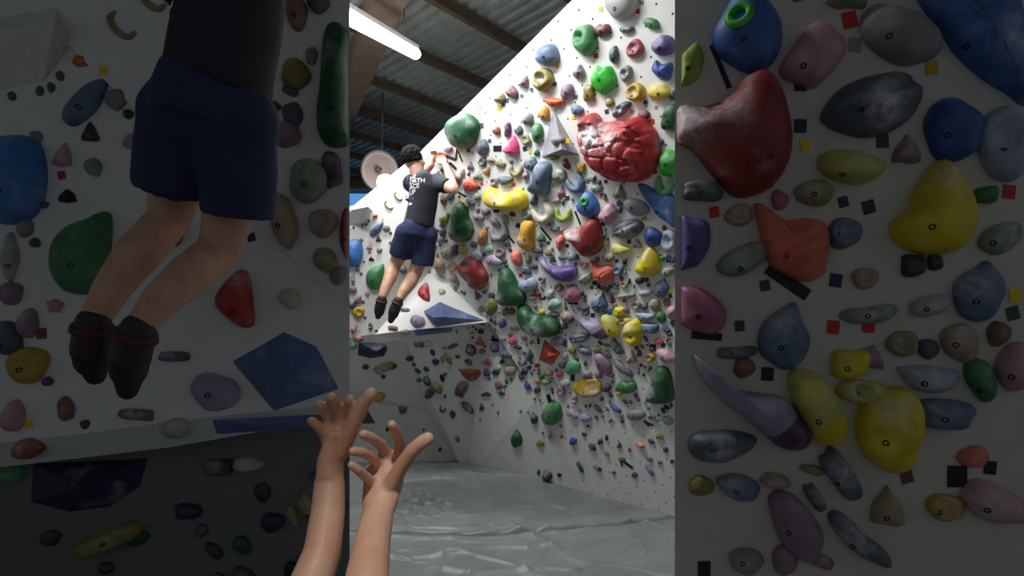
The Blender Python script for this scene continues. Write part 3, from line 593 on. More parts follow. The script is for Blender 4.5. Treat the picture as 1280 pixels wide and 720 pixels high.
def big_hold(e, zone, T_=lambda x, y: (x, y), kf=1.0):
    short, label, nm, c, shp, pk, op = e
    op = dict(op); n = op.pop('n', 36); ringp = op.pop('ring', None)
    if isinstance(shp, tuple):
        cx, cy, w, h, rot, k = shp; x_, y_ = T_(cx, cy); out = outline(k, x_, y_, w * kf, h * kf, rot, random.Random(int(cx)))
        size = max(w, h)
    else:
        out = [T_(*p) for p in shp]; size = max(max(p[0] for p in shp) - min(p[0] for p in shp), max(p[1] for p in shp) - min(p[1] for p in shp))
        if not op.get('flat'): out = cat_rom(out, n)
    if zone == 'near right bay': out = [(max(x, 852), y) for x, y in out]
    if zone == 'near left bay': out = [(min(x, 433), y) for x, y in out]
    pk = T_(*pk)
    if 'chalk' in op: op['chalk'] = [T_(a, b) + (r * kf, s_) for a, b, r, s_ in op['chalk']]
    if 'scoops' in op: op['scoops'] = [T_(a, b) + (r * kf, s_) for a, b, r, s_ in op['scoops']]
    if 'bolt' in op: op['bolt'] = T_(*op['bolt'])
    if 'groove' in op: op['groove'] = (op['groove'][0], op['groove'][1] * kf, op['groove'][2])
    if 'crack' in op: op['crack'] *= kf
    if 'c2' in op: op['c2'] = (op['c2'][0],) + T_(op['c2'][1], op['c2'][2]) + op['c2'][3:]
    if op.get('flat'): op['flat'] = True
    o = build_hold(nm, out, pk, c, sz=size, **op)
    if o is None: return
    if ringp:
        x, y = T_(ringp[0], ringp[1]); r = ringp[2] * kf; Mx = o.matrix_world.copy()
        bt = BVHTree.FromObject(o, bpy.context.evaluated_depsgraph_get()) if False else BVHTree.FromPolygons([Mx @ v.co for v in o.data.vertices], [tuple(p.vertices) for p in o.data.polygons])
        hp = bt.ray_cast(CAM, ray(x, y).normalized()); bp, bn = hp[0], hp[1]
        if bn.dot(ray(x, y)) > 0: bn = -bn
        Mr = frame_at(bp, bn); R1 = r * bp.y / F; vv, ff = [], []
        for i in range(20):
            for j in range(8):
                a, b = i * math.pi / 10, j * math.pi / 4; rr = R1 * (0.72 + 0.32 * math.cos(b))
                vv.append((rr * math.cos(a), rr * math.sin(a), 0.3 * R1 * math.sin(b)))
        for i in range(20):
            for j in range(8): ff.append((i * 8 + j, (i + 1) % 20 * 8 + j, (i + 1) % 20 * 8 + (j + 1) % 8, i * 8 + (j + 1) % 8))
        g = link('ring', mesh('ring', vv, ff, hold_mat('bright'), True), o); g.matrix_parent_inverse = Matrix.Identity(4); g.matrix_basis = Mx.inverted() @ Mr
        g['label'] = 'lime green ring'
    cx = sum(p[0] for p in out) / len(out); cy = sum(p[1] for p in out) / len(out)
    add_item(o, cx, cy, size, c, short, zone, (short, label))
SML = []
for s in SM.replace('\n', ';').split(';'):
    a = s.split(); SML.append(tuple(float(x) for x in a[:5]) + (a[5], a[6]))
def zone_of(x, y):
    if y > 425 - (x - 437) * 0.13 and x < 672 - max(0, 500 - y) * 0.62 and y > 402: return 'cave'
    if y > 497 and x < 735 - (608 - y) * 0.57: return 'cave'
    if x < 541 and y < 425 or (541 <= x < 611 and y > 335 + (x - 541) * 0.97 and y < 412): return 'prow'
    return 'main'
for e in LM:
    if e[3] and True:
        big_hold(e, zone_of(e[5][0], e[5][1]))
for (cx, cy, w, h, rot, k, c) in SML: small_hold(cx, cy, w, h, rot, k, c, zone_of(cx, cy), 1.0)
# the added bays repeat the centre's holds, enlarged
for e in LM:
    x, y = bayx(*e[5])
    if -60 < x < 425 and -70 < y < 760: big_hold(e, 'near left bay', bayx, 3.16)
    elif 895 < x < 1330 and -70 < y < 760: big_hold(e, 'near right bay', bayx, 3.16)
for (cx, cy, w, h, rot, k, c) in SML:
    x, y = bayx(cx, cy); r = 1.2 * max(w, h)
    if -30 < x < 437 - 0.8 * r and -30 < y < 740: small_hold(x, y, w * 3.16, h * 3.16, rot, k, c, 'near left bay', 3.16)
    elif 843.5 + 0.8 * r < x < 1310 and -30 < y < 740: small_hold(x, y, w * 3.16, h * 3.16, rot, k, c, 'near right bay', 3.16)

for e in (('green pear hold', '', 'climbing_hold', 'dgreen', [(408,30),(422,26),(434,40),(436,80),(436,140),(432,176),(412,180),(398,168),(395,140),(400,100),(402,60)], (417,120), dict(H=0.4, lumps=0.02)),
          ('red scooped hold', '', 'climbing_hold', 'dred', [(427,268),(436,262),(436,320),(430,318),(424,300)], (431,293), dict(H=0.4))):
    big_hold(e, 'near left bay')
for e in (('purple horn hold', '', 'climbing_hold', 'purple', [(847,272),(868,272),(886,278),(888,305),(876,328),(862,334),(848,332)], (866,303), dict(H=0.4, lumps=0.02)),
          ('lime hook hold', '', 'climbing_hold', 'lime', [(847,78),(858,62),(872,52),(880,70),(876,92),(862,104),(848,102)], (863,80), dict(H=0.4)),
          ('dusty pink ball hold', '', 'climbing_hold', 'dpink', [(848,362),(868,358),(888,366),(908,386),(906,408),(890,418),(866,412),(850,400)], (880,390), dict(H=0.45, lumps=0.02))):
    big_hold(e, 'near right bay')
# faceted volumes
def volume(name, label, base, apexes, faces, colour, short, zone, T_=lambda x, y: (x, y), kf=1.0):
    """base: px outline points lying on the wall; apexes: (px, py, height in metres)"""
    bx = sum(p[0] for p in base) / len(base); by = sum(p[1] for p in base) / len(base)
    P, n = hit(*T_(bx, by)); Mx = frame_at(P, n); Mi = Mx.inverted(); V = []
    for p in base:
        d = ray(*T_(*p)); V.append(Mi @ (CAM + d * ((P - CAM).dot(n) / d.dot(n))))
    for (x, y, h) in apexes:
        d = ray(*T_(x, y)); V.append(Mi @ (CAM + d * (((P + n * h) - CAM).dot(n) / d.dot(n))))
    me = mesh(name, V, faces + [tuple(range(len(base)))], hold_mat(colour) if isinstance(colour, str) else colour)
    bm = bmesh.new(); bm.from_mesh(me); bmesh.ops.recalc_face_normals(bm, faces=bm.faces)
    bmesh.ops.bevel(bm, geom=list(bm.edges), offset=0.004, segments=1, affect='EDGES'); bm.to_mesh(me); bm.free()
    o = link(name, me, None, Mx); tag(o, label, 'climbing volume')
    if short: add_item(o, T_(bx, by)[0], T_(bx, by)[1], 40, colour if isinstance(colour, str) else 'white', short, zone, (short, label))
    return o
M_VOL = plain('grey_ply', (150, 150, 158), 0.6)
M_VW = plain('white_ply_volume', (222, 222, 220), 0.6)
volume('climbing_volume', 'grey triangular pyramid volume beside the red cracked boulder hold', [(692, 136), (724, 193), (677, 197)], [(702, 187, 0.13)], [(0, 1, 3), (1, 2, 3), (2, 0, 3)], M_VOL, 'grey triangle volume', 'main')
bvol = ([(529, 389), (550, 377), (563, 383), (607, 400.5), (546, 409)], [(541, 397, 0.10), (554, 396, 0.10)], [(0, 1, 5), (1, 2, 6, 5), (2, 3, 6), (3, 4, 5, 6), (4, 0, 5)])
volume('climbing_volume', 'low blue faceted volume on the lip of the white prow', *bvol, 'steel', 'blue faceted volume', 'prow')
b2 = [(x if x < 570 else 572, y if x < 570 else 400) for x, y in bvol[0]]
volume('climbing_volume', 'large dim blue faceted volume on the lip of the added left bay', b2, [(x, y, 0.06) for x, y, h in bvol[1]], bvol[2], 'steel', 'dim blue faceted volume', 'near left bay', bayx, 3.16)
volume('climbing_volume', 'flat blue volume under the prow lip', [(516, 411.5), (566, 408.5), (566, 415), (520, 420)], [(541, 415, 0.05)], [(0, 1, 4), (1, 2, 4), (2, 3, 4), (3, 0, 4)], 'steel', 'blue lip volume', 'cave')
volume('climbing_volume', 'white block volume with grey underside on the prow top', [(425, 262), (462, 250), (466, 264), (455, 278), (425, 285)], [(440, 262, 0.12), (460, 258, 0.12)], [(0, 1, 6, 5), (1, 2, 6), (2, 3, 6), (3, 4, 5, 6), (4, 0, 5)], M_VW, 'white block volume', 'prow')
volume('climbing_volume', 'dim flat blue volume under the lip of the added left bay', [(521, 412), (566, 409.5), (566, 415), (523, 418)], [(543, 414, 0.03)], [(0, 1, 4), (1, 2, 4), (2, 3, 4), (3, 0, 4)], 'steel', 'dim blue lip volume', 'near left bay', bayx, 3.16)
volume('climbing_volume', 'dim white block volume at the top of the added left bay', [(425, 256), (460, 248), (466, 263), (455, 278), (425, 285)], [(440, 258, 0.10), (459, 255, 0.10)], [(0, 1, 6, 5), (1, 2, 6), (2, 3, 6), (3, 4, 5, 6), (4, 0, 5)], M_VW, 'dim white block volume', 'near left bay', bayx, 3.16)
# grey ball bolted on the triangle
P_, n_ = hit(697, 176); d_ = (CAM - P_).normalized()
ball = build_hold('climbing_hold', outline('e', 697, 176, 16, 15, 0, random.Random(3)), (697, 176), 'grey', H=0.5, lumps=0.02)
ball.matrix_world = Matrix.Translation(d_ * 0.10) @ ball.matrix_world
tag(ball, 'grey ball hold fixed on the face of the grey triangle volume', 'climbing hold', 'climbing holds')

# ------------------------------------------------------------------ labels that single holds out
CATW = 'climbing hold'
lms = [i for i in ITEMS if i['lm']]
PLACE = {'main': 'main wall', 'prow': 'white prow', 'cave': 'shaded cave', 'near left bay': 'dim added bay with the climber copy', 'near right bay': 'dim added bay of enlarged holds'}
for i in lms:
    o = i['o']
    base = i['lm'][1]
    if i['z'] == 'near left bay' and 'dim' not in base: base = 'dim %s beside the large climber' % i['lm'][0].replace(' hold', '-type hold')
    if i['z'] == 'near right bay': base = 'oversized dim %s on the added bay' % i['lm'][0]
    o['label'] = base
    if 'category' not in o.keys(): o['category'] = 'climbing volume' if o.name.startswith('climbing_volume') else CATW
    o['group'] = 'climbing holds on the ' + i['z'].replace('main', 'main wall').replace('prow', 'white prow')
used = {i['o']['label'] for i in lms}
def rel(i, l):
    dx, dy = i['x'] - l['x'], i['y'] - l['y']
    if abs(dy) > 1.8 * abs(dx): return 'above' if dy < 0 else 'below'
    if abs(dx) > 1.8 * abs(dy): return 'left of' if dx < 0 else 'right of'
    return ('above left of' if dx < 0 else 'above right of') if dy < 0 else ('below left of' if dx < 0 else 'below right of')
def near(i, k):
    c = [l for l in lms if l['z'] == i['z']] or lms
    return sorted(c, key=lambda l: (l['x'] - i['x']) ** 2 + (l['y'] - i['y']) ** 2)[:k]
pend = {}
for i in ITEMS:
    if i['lm']: continue
    o = i['o']; l = near(i, 1)[0]
    ln = l['lm'][0].replace('-shaped', '')
    pre = 'dim ' if 'near' in i['z'] else ''
    i['h'] = '%s%s %s %s hold' % (pre, SIZES(i['size']), word(i['c']), i['s']); i['r'] = '%s the %s%s' % (rel(i, l), pre, ln.replace('dim ', ''))
    i['d'] = math.hypot(i['x'] - l['x'], i['y'] - l['y'])
    pend.setdefault((i['h'], i['r']), []).append(i)
for (h, r), g in pend.items():
    g.sort(key=lambda i: i['d'])
    for n_, i in enumerate(g):
        lab = '%s %s' % (h, r)
        if len(g) > 1: lab = '%s, %s' % (lab, ['the closest one', 'second closest', 'third closest', 'fourth closest', 'fifth closest', 'sixth closest', 'seventh closest'][n_])
        i['o']['label'] = lab; i['o']['category'] = CATW
        i['o']['group'] = 'climbing holds on the ' + i['z'].replace('main', 'main wall').replace('prow', 'white prow')

# ------------------------------------------------------------------ tape markers, tape strips, notice
TAPE = """751 11 5 yellow;797 14 6 red;802 3 5 olive;745 70 6 red;696 80 5 yellow;693.5 105 5 dgreen;719.5 121 5 slate;664.5 112 4 slate;652.5 120 4 bluegrey;629 131 4 darkslate;633.5 125.5 5 slate;624 135 5 yellow;758.5 139.5 5 navy;807 128 5 dgreen;790 139.5 5 sage;820 134 4 tan;815 152 6 red
717 147 4 yellow;601.5 157 6 slate;612 176 4 slate;578 188 4 yellow;585.5 188 5 slate;656 186 5 navy;663 190 4 yellow;639.5 203 4 slate;692 231 4 lime;735 226 5 slate;757.5 227 4 navy;811.5 220 5 mustard;753 244 5 red;773.5 254 6 red;775.5 264 5 sage;806 273 5 mustard;754 279.5 5 navy
754 296 5 navy;756 303.5 4 yellow;709 307 4 black;786.5 302 5 darkslate;836.5 322 5 red;781 328 5 navy;771 326 4 navy;720 330 4 red;709.5 247.5 5 navy;704 254 4 bluegrey;599 234.5 4 navy;602.5 230 3 red;642.5 231 4 red;654 236 3 lime;685.5 303.5 4 navy;740 359 4 dgreen;768 357 5 navy;767 375.5 5 red
781 375 5 red;741 394 5 black;730 375 4 darkslate;839 363 5 yellow;838 370 5 dgreen;796 434.5 5 maroon;816 434.5 8 black;829 431 5 black;454 378 4 maroon;537 340 3 navy;478.5 274 3 yellow;462 315.5 3 red;449 414 3 yellow;714 147 0 x;651 344 4 red;638 313 4 maroon;757.5 394 0 x;710 176 5 yellow;708 186 5 blue"""
TM = {}
def tape(name, pts, colour, label, group, lift=0.003):
    c = [sum(p[a] for p in pts) / len(pts) for a in (0, 1)]; hp = hit(*c)
    if hp is None: return
    P, n = hp; Mx = frame_at(P, n); Mi = Mx.inverted(); V = []
    for z in (0, lift):
        for p in pts:
            d = ray(*p); dn = min(d.dot(n), -0.1); q_ = Mi @ (CAM + d * ((P - CAM).dot(n) / dn)); V.append((q_.x, q_.y, z))
    k = len(pts); Fc = [tuple(range(k - 1, -1, -1)), tuple(range(k, 2 * k))] + [(j, (j + 1) % k, k + (j + 1) % k, k + j) for j in range(k)]
    if colour not in TM: TM[colour] = plain('tape_' + colour, PAL[colour], 0.6, vary=0.2, scale=60)
    me = mesh(name, V, Fc, TM[colour]); bm = bmesh.new(); bm.from_mesh(me); bmesh.ops.recalc_face_normals(bm, faces=bm.faces); bm.to_mesh(me); bm.free()
    o = link(name, me, None, Mx)
    return tag(o, label, 'tape', group)
def nearest_item(x, y, zn=None):
    c = [i for i in ITEMS if (('near' in i['z']) == bool(zn)) and (i['lm'] or i['size'] > 9)]
    return min(c, key=lambda i: math.hypot(i['x'] - x, i['y'] - y) - (14 if i['lm'] else 0))
TL_ = {}
def tape_label(kind, x, y, c, zn=None):
    i = nearest_item(x, y, zn); dx, dy = x - i['x'], y - i['y']
    w = ('above' if dy < 0 else 'below') if abs(dy) > abs(dx) else ('left of' if dx < 0 else 'right of')
    nm = i['lm'][0] if i['lm'] else i['h'].replace('dim ', '')
    lab = '%s%s %s %s the %s' % ('dim ' if zn else '', word(c), kind, w, ('dim ' if zn and 'dim' not in nm else '') + nm)
    TL_[lab] = TL_.get(lab, 0) + 1
    if TL_[lab] > 1: lab += ', %s one' % ['', '', 'the second', 'the third', 'the fourth'][TL_[lab]]
    return lab
for s in TAPE.replace('\n', ';').split(';'):
    x, y, w, c = s.split(); x, y, w = float(x), float(y), float(w)
    if c == 'x': continue
    a = math.radians(30 + (x * 7 + y * 3) % 25)
    sq = lambda X, Y, r: [(X + r * math.cos(a + j * math.pi / 2), Y + r * math.sin(a + j * math.pi / 2) * 1.1) for j in range(4)]
    o = tape('tape_marker', sq(x, y, w * 0.68), c, tape_label('tape square', x, y, c), 'tape squares marking routes', 0.003)
    if o and (x, y) in ((710, 176), (708, 186)): o.matrix_world = Matrix.Translation(((CAM - o.location).normalized()) * 0.105) @ o.matrix_world; o['label'] = word(c) + ' tape square on the face of the grey triangle volume'
    X, Y = bayx(x, y)
    if 862 < X < 1300 and -20 < Y < 740: tape('tape_marker', sq(X, Y, w * 0.68 * 3.16), c, tape_label('tape square', X, Y, c, 1), 'dim tape squares on the added bays', 0.004)
    elif -20 < X < 420 and -20 < Y < 740: tape('tape_marker', sq(X, Y, w * 0.68 * 3.16), c, tape_label('tape square', X, Y, c, 1), 'dim tape squares on the added bays', 0.004)
for (x0, y0, x1, y1, w) in [(719, 264, 726, 281, 2), (676, 284, 689, 300, 2.2), (635, 294, 643, 304, 2), (741, 352, 757, 363, 5), (711, 378.5, 723, 379.5, 3), (571, 239, 583, 246, 2), (614, 423.5, 623, 426, 4.5), (673, 422, 673.5, 430, 3), (716, 468, 716, 476, 5), (805, 526, 817, 532, 2), (805, 526, 812, 533, 2),
                            (557, 195, 570, 200, 3.5), (570, 200, 571.5, 186, 2), (562, 203, 570, 211, 3), (573, 189, 578, 202, 1.5), (622, 182, 622, 189, 10), (777, 575, 791, 585, 3), (776, 575, 778, 583, 2), (685, 493, 688, 503, 5), (634, 384, 634, 391, 2.5), (679, 374, 683, 370, 3)]:
    def strip(x0, y0, x1, y1, w):
        l = math.hypot(x1 - x0, y1 - y0); nx, ny = -(y1 - y0) / l * w / 2, (x1 - x0) / l * w / 2
        return [(x0 + nx, y0 + ny), (x1 + nx, y1 + ny), (x1 - nx, y1 - ny), (x0 - nx, y0 - ny)]
    tape('tape_strip', strip(x0, y0, x1, y1, w), 'black', tape_label('tape strip', (x0 + x1) / 2, (y0 + y1) / 2, 'black'), 'black tape strips', 0.004)
    a, b = bayx(x0, y0), bayx(x1, y1)
    if 850 < a[0] < 1290 and 850 < b[0] and -20 < a[1] < 730:
        tape('tape_strip', strip(*a, *b, w * 3.16), 'black', tape_label('tape strip', (a[0] + b[0]) / 2, (a[1] + b[1]) / 2, 'black', 1), 'dim black tape strips', 0.004)
# paper notice by the wall top edge: grey lines of print
P_, n_ = hit(598, 137)
pts = [(597, 122), (608, 131), (600, 149), (588, 139)]
Mx = frame_at(P_, n_); Mi = Mx.inverted()
def onpl(x, y, z=0):
    d = ray(x, y); q_ = Mi @ (CAM + d * ((P_ - CAM).dot(n_) / d.dot(n_))); return (q_.x, q_.y, z)
root = tag(link('notice', mesh('notice', [onpl(*p, 0.0) for p in pts] + [onpl(*p, 0.002) for p in pts], [(3, 2, 1, 0), (4, 5, 6, 7), (0, 1, 5, 4), (1, 2, 6, 5), (2, 3, 7, 6), (3, 0, 4, 7)], plain('paper', (235, 235, 240), 0.7)), None, Mx), 'white paper notice near the wall top edge beside the dark green dome hold', 'notice')
vv, ff = [], []
for k in range(4):
    for j, (a, b) in enumerate(((0.15, 0.5), (0.55, 0.85))):
        u0, u1 = a, b - 0.08 * ((k + j) % 2); w0 = 0.25 + 0.16 * k; w1 = w0 + 0.06
        for (u, w_) in ((u0, w0), (u1, w0), (u1, w1), (u0, w1)):
            x = (pts[0][0] * (1 - u) + pts[1][0] * u) * (1 - w_) + (pts[3][0] * (1 - u) + pts[2][0] * u) * w_
            y = (pts[0][1] * (1 - u) + pts[1][1] * u) * (1 - w_) + (pts[3][1] * (1 - u) + pts[2][1] * u) * w_
            vv.append(onpl(x, y, 0.0026))
        ff.append(tuple(range(len(vv) - 4, len(vv))))
pr = link('print', mesh('print', vv, ff, plain('print_ink', (120, 122, 128), 0.7)), root)
# tiny screw-on chips too small to tell apart
vv, ff = [], []; rn = random.Random(5)
t_ = 0
while t_ < 210:
    x, y = rn.uniform(545, 842), rn.gauss(385, 105)
    if not 205 < y < 605: continue
    if zone_of(x, y) == 'cave' and rn.random() < 0.75 or zone_of(x, y) == 'prow': continue
    if y > 530 and rn.random() < 0.85: continue
    if any(math.hypot(i['x'] - x, i['y'] - y) < i['size'] * 0.5 + 2 for i in ITEMS if 'near' not in i['z']): continue
    hp = hit(x, y)
    if hp is None: continue
    t_ += 1; Mx = frame_at(*hp); o0 = len(vv); r1 = rn.uniform(0.010, 0.03); r2 = rn.uniform(0.008, 0.02); a0 = rn.random() * 3
    for z, s in ((-0.001, 1), (0.010, 0.85), (0.020, 0.35)):
        for k in range(8):
            a = k * math.pi / 4; X, Y = r1 * s * math.cos(a), r2 * s * math.sin(a)
            vv.append(Mx @ Vector((X * math.cos(a0) - Y * math.sin(a0), X * math.sin(a0) + Y * math.cos(a0), z)))
    for r_ in range(2):
        for k in range(8): ff.append((o0 + r_ * 8 + k, o0 + r_ * 8 + (k + 1) % 8, o0 + r_ * 8 + 8 + (k + 1) % 8, o0 + r_ * 8 + 8 + k))
    ff.append(tuple(o0 + 16 + k for k in range(8)))
o = obj('foothold_chips', vv, ff, [hold_mat(c) for c in ('slate', 'maroon', 'darkslate', 'khaki', 'royal', 'sage')], smooth=True)
for p in o.data.polygons: p.material_index = (p.vertices[0] // 24) % 6
tag(o, 'scatter of tiny screw-on foothold chips between the larger holds', 'foothold chips', kind='stuff')

# ------------------------------------------------------------------ lamps in view
def tube_mesh(path, radii, seg=14, caps=True):
    V, Fc = [], []; m = len(path); pts = [Vector(p) for p in path]; prevx = None
    for k in range(m):
        d = (pts[min(m - 1, k + 1)] - pts[max(0, k - 1)]).normalized()
        if prevx is None:
            ref = Vector((0, 0, 1)) if abs(d.z) < 0.9 else Vector((1, 0, 0)); x = ref.cross(d).normalized()
        else: x = (prevx - d * prevx.dot(d)).normalized()
        prevx = x; y = d.cross(x)
        r = radii[k]; rx, ry = (r, r) if not isinstance(r, tuple) else r
        for j in range(seg):
            a = 2 * math.pi * j / seg; V.append(pts[k] + x * rx * math.cos(a) + y * ry * math.sin(a))
    for k in range(m - 1):
        for j in range(seg): Fc.append((k * seg + j, k * seg + (j + 1) % seg, (k + 1) * seg + (j + 1) % seg, (k + 1) * seg + j))
    if caps: Fc += [tuple(range(seg - 1, -1, -1)), tuple(range((m - 1) * seg, m * seg))]
    return V, Fc
p1 = at(523, 69, 4.63); p2 = at(437, 24, 4.02); dr = (p1 - p2).normalized(); p2 = p1 - dr * 1.15
c_ = (p1 + p2) / 2
root = empty('ceiling_lamp', c_, 'long bright fluorescent lamp hanging below the corrugated ceiling', 'lamp')
ax = Matrix.Rotation(math.atan2(dr.y, dr.x), 3, 'Z')
v, f = box(c_ + Vector((0, 0, 0.075)), (1.10, 0.07, 0.04), axis=ax); obj('housing', v, f, plain('lamp_housing', (215, 215, 215), 0.5), root)
V, Fc = tube_mesh([p2, p2 + dr * 0.03, p1 - dr * 0.03, p1], [0.03, 0.048, 0.048, 0.03], 16)
obj('tube', V, Fc, plain('lamp_tube', (255, 255, 255), 0.5, emit=9, vary=0.0), root, True)
for e_ in (-0.4, 0.4):
    b_ = c_ + dr * e_; V, Fc = tube_mesh([b_ + Vector((0, 0, 0.1)), b_ + Vector((0, 0, CZ - c_.z))], [0.006, 0.006], 8)
    obj('hanger', V, Fc, MB, root)
# round high-bay lamp behind the prow
lc = at(475, 214, 6.6); ld = (CAM + Vector((-0.6, 1.0, -0.9)) - lc).normalized()
root = empty('reflector_lamp', lc, 'round dish reflector lamp with glowing bulb behind the climber', 'lamp')
Rm = ld.to_track_quat('Z', 'Y').to_matrix()
V, Fc = [], []; pr_ = [(0.02, -0.16), (0.07, -0.15), (0.14, -0.09), (0.19, 0.0), (0.21, 0.02), (0.225, 0.02), (0.225, 0.0), (0.20, -0.02), (0.15, -0.11), (0.08, -0.17), (0.02, -0.18)]
for r, z in pr_:
    for j in range(32): V.append(Rm @ Vector((r * 1.0 * math.cos(j * math.pi / 16), r * 1.1 * math.sin(j * math.pi / 16), z)) + lc)
for k in range(len(pr_) - 1):
    for j in range(32): Fc.append((k * 32 + j, k * 32 + (j + 1) % 32, (k + 1) * 32 + (j + 1) % 32, (k + 1) * 32 + j))
rv, rf = [], []
for j in range(40):
    for k in range(8):
        a, b = j * math.pi / 20, k * math.pi / 4; q_ = 0.225 + 0.018 * math.cos(b); rv.append(Rm @ Vector((q_ * math.cos(a), q_ * 1.1 * math.sin(a), 0.01 + 0.018 * math.sin(b))) + lc)
for j in range(40):
    for k in range(8): rf.append((j * 8 + k, (j + 1) % 40 * 8 + k, (j + 1) % 40 * 8 + (k + 1) % 8, j * 8 + (k + 1) % 8))
obj('rim', rv, rf, plain('lamp_rim', (128, 126, 124), 0.4, 0.3), root, True)
obj('reflector', V, Fc, plain('reflector_metal', (205, 188, 180), 0.4, 0.1), root, True)
V, Fc = tube_mesh([lc + Rm @ Vector((-0.03, 0, -0.15)), lc + Rm @ Vector((-0.03, 0, -0.05)), lc + Rm @ Vector((-0.03, 0, -0.02))], [0.04, 0.04, 0.015], 16); obj('socket', V, Fc, plain('socket', (110, 110, 115), 0.3, 0.5), root, True)
bc = at(482, 229, 6.3)
V, Fc = tube_mesh([bc + Vector((0, 0, 0.10)), bc + Vector((0, 0, 0.07)), bc + Vector((0, 0, 0)), bc - Vector((0, 0, 0.07)), bc - Vector((0, 0, 0.1))], [0.04, 0.09, 0.11, 0.08, 0.02], 18); obj('bulb', V, Fc, plain('bulb_glow', (255, 255, 255), 0.5, emit=9, vary=0), root, True)
V, Fc = tube_mesh([lc + Rm @ Vector((0, 0, -0.17)), Vector((lc.x, lc.y + 0.12, lc.z + 0.4)), Vector((lc.x, lc.y + 0.12, CZ))], [0.015, 0.012, 0.012], 8); obj('stem', V, Fc, MB, root)

# ------------------------------------------------------------------ people
def skin_mat(name, c):
    t = NT(name); a = rgb(c); b = (a[0] * 0.86, a[1] * 0.74, a[2] * 0.68, 1)
    t.l(t.mix(t.ramp(t.noise(18, 4), 0.35, 0.7), a, b), t.b.inputs['Base Color'])
    t.b.inputs['Roughness'].default_value = 0.5; t.b.inputs['Subsurface Weight'].default_value = 0.08
    t.b.inputs['Subsurface Radius'].default_value = (0.01, 0.004, 0.002); t.bump(t.noise(140, 3), 0.2, 0.002)
    return t.m
M_SKIN = skin_mat('skin', (216, 172, 146)); M_HAIR = plain('black_hair', (20, 18, 18), 0.9, bump=0.4, scale=80)
M_HAIR.node_tree.nodes['Principled BSDF'].inputs['Specular IOR Level'].default_value = 0.15
def cloth(name, c): return plain(name, c, 0.85, 0, 0.15, 9, 0.3)
class Body:
    def __init__(s, ends=True): s.V, s.F, s.ends = [], [], ends
    def tube(s, path, radii, seg=16):
        v, f = tube_mesh(path, radii, seg); o0 = len(s.V); s.V += v; s.F += [tuple(i + o0 for i in q_) for q_ in f]
        for p, r in ((path[0], radii[0]), (path[-1], radii[-1])) if s.ends else ():
            r = r if not isinstance(r, tuple) else min(r)
            s.ball(p, (r * 0.97,) * 3)
        return s
    def ball(s, c, r, R=None):
        o0 = len(s.V); c = Vector(c); N1, N2 = 10, 16; v = [Vector((0, 0, 1))]
        for i in range(1, N1):
            th = math.pi * i / N1
            for j in range(N2): ph = 2 * math.pi * j / N2; v.append(Vector((math.sin(th) * math.cos(ph), math.sin(th) * math.sin(ph), math.cos(th))))
        v.append(Vector((0, 0, -1)))
        for p in v:
            p = Vector((p.x * r[0], p.y * r[1], p.z * r[2])); p = R @ p if R else p; s.V.append(p + c)
        f = [(0, 1 + j, 1 + (j + 1) % N2) for j in range(N2)]
        for i in range(N1 - 2):
            for j in range(N2): a = 1 + i * N2; f.append((a + j, a + N2 + j, a + N2 + (j + 1) % N2, a + (j + 1) % N2))
        a = 1 + (N1 - 2) * N2; f += [(a + j, len(v) - 1, a + (j + 1) % N2) for j in range(N2)]
        s.F += [tuple(i + o0 for i in q_) for q_ in f]; return s
    def build(s, name, mat, root, voxel, smooth=6, factor=0.5):
        o = obj(name, s.V, s.F, mat, root, True)
        m = o.modifiers.new('fuse', 'REMESH'); m.mode = 'VOXEL'; m.voxel_size = voxel; m.use_smooth_shade = True
        if smooth: m = o.modifiers.new('soften', 'SMOOTH'); m.iterations = smooth; m.factor = factor
        return o
def head(B, c, R, s=1.0):
    """face towards local +Y; R turns it"""
    P = lambda x, y, z: Vector(c) + R @ (Vector((x, y, z)) * s)
    B.ball(P(0, -0.012, 0.025), (0.076 * s, 0.094 * s, 0.092 * s), R); B.ball(P(0, 0.022, -0.045), (0.056 * s, 0.062 * s, 0.068 * s), R)
    B.ball(P(0, 0.05, -0.085), (0.028 * s, 0.03 * s, 0.022 * s), R)
    B.tube([P(0, 0.078, 0.02), P(0, 0.1, -0.022), P(0, 0.09, -0.03)], [0.008 * s, 0.014 * s, 0.012 * s], 8)
    for k in (-1, 1):
        B.ball(P(k * 0.077, -0.01, -0.01), (0.01 * s, 0.02 * s, 0.033 * s), R)
        B.ball(P(k * 0.04, 0.058, -0.02), (0.026 * s, 0.02 * s, 0.02 * s), R); B.ball(P(k * 0.032, 0.077, 0.026), (0.025 * s, 0.009 * s, 0.007 * s), R)
    B.ball(P(0, 0.083, -0.055), (0.025 * s, 0.009 * s, 0.006 * s), R); B.ball(P(0, 0.081, -0.066), (0.021 * s, 0.009 * s, 0.006 * s), R)
def face_bits(c, R, root, s=1.0):
    P = lambda x, y, z: Vector(c) + R @ (Vector((x, y, z)) * s)
    for k in (-1, 1):
        b = Body().ball(P(k * 0.031, 0.074, 0.006), (0.012 * s, 0.008 * s, 0.006 * s), R); obj('eye', b.V, b.F, plain('eye', (40, 30, 26), 0.2), root, True)
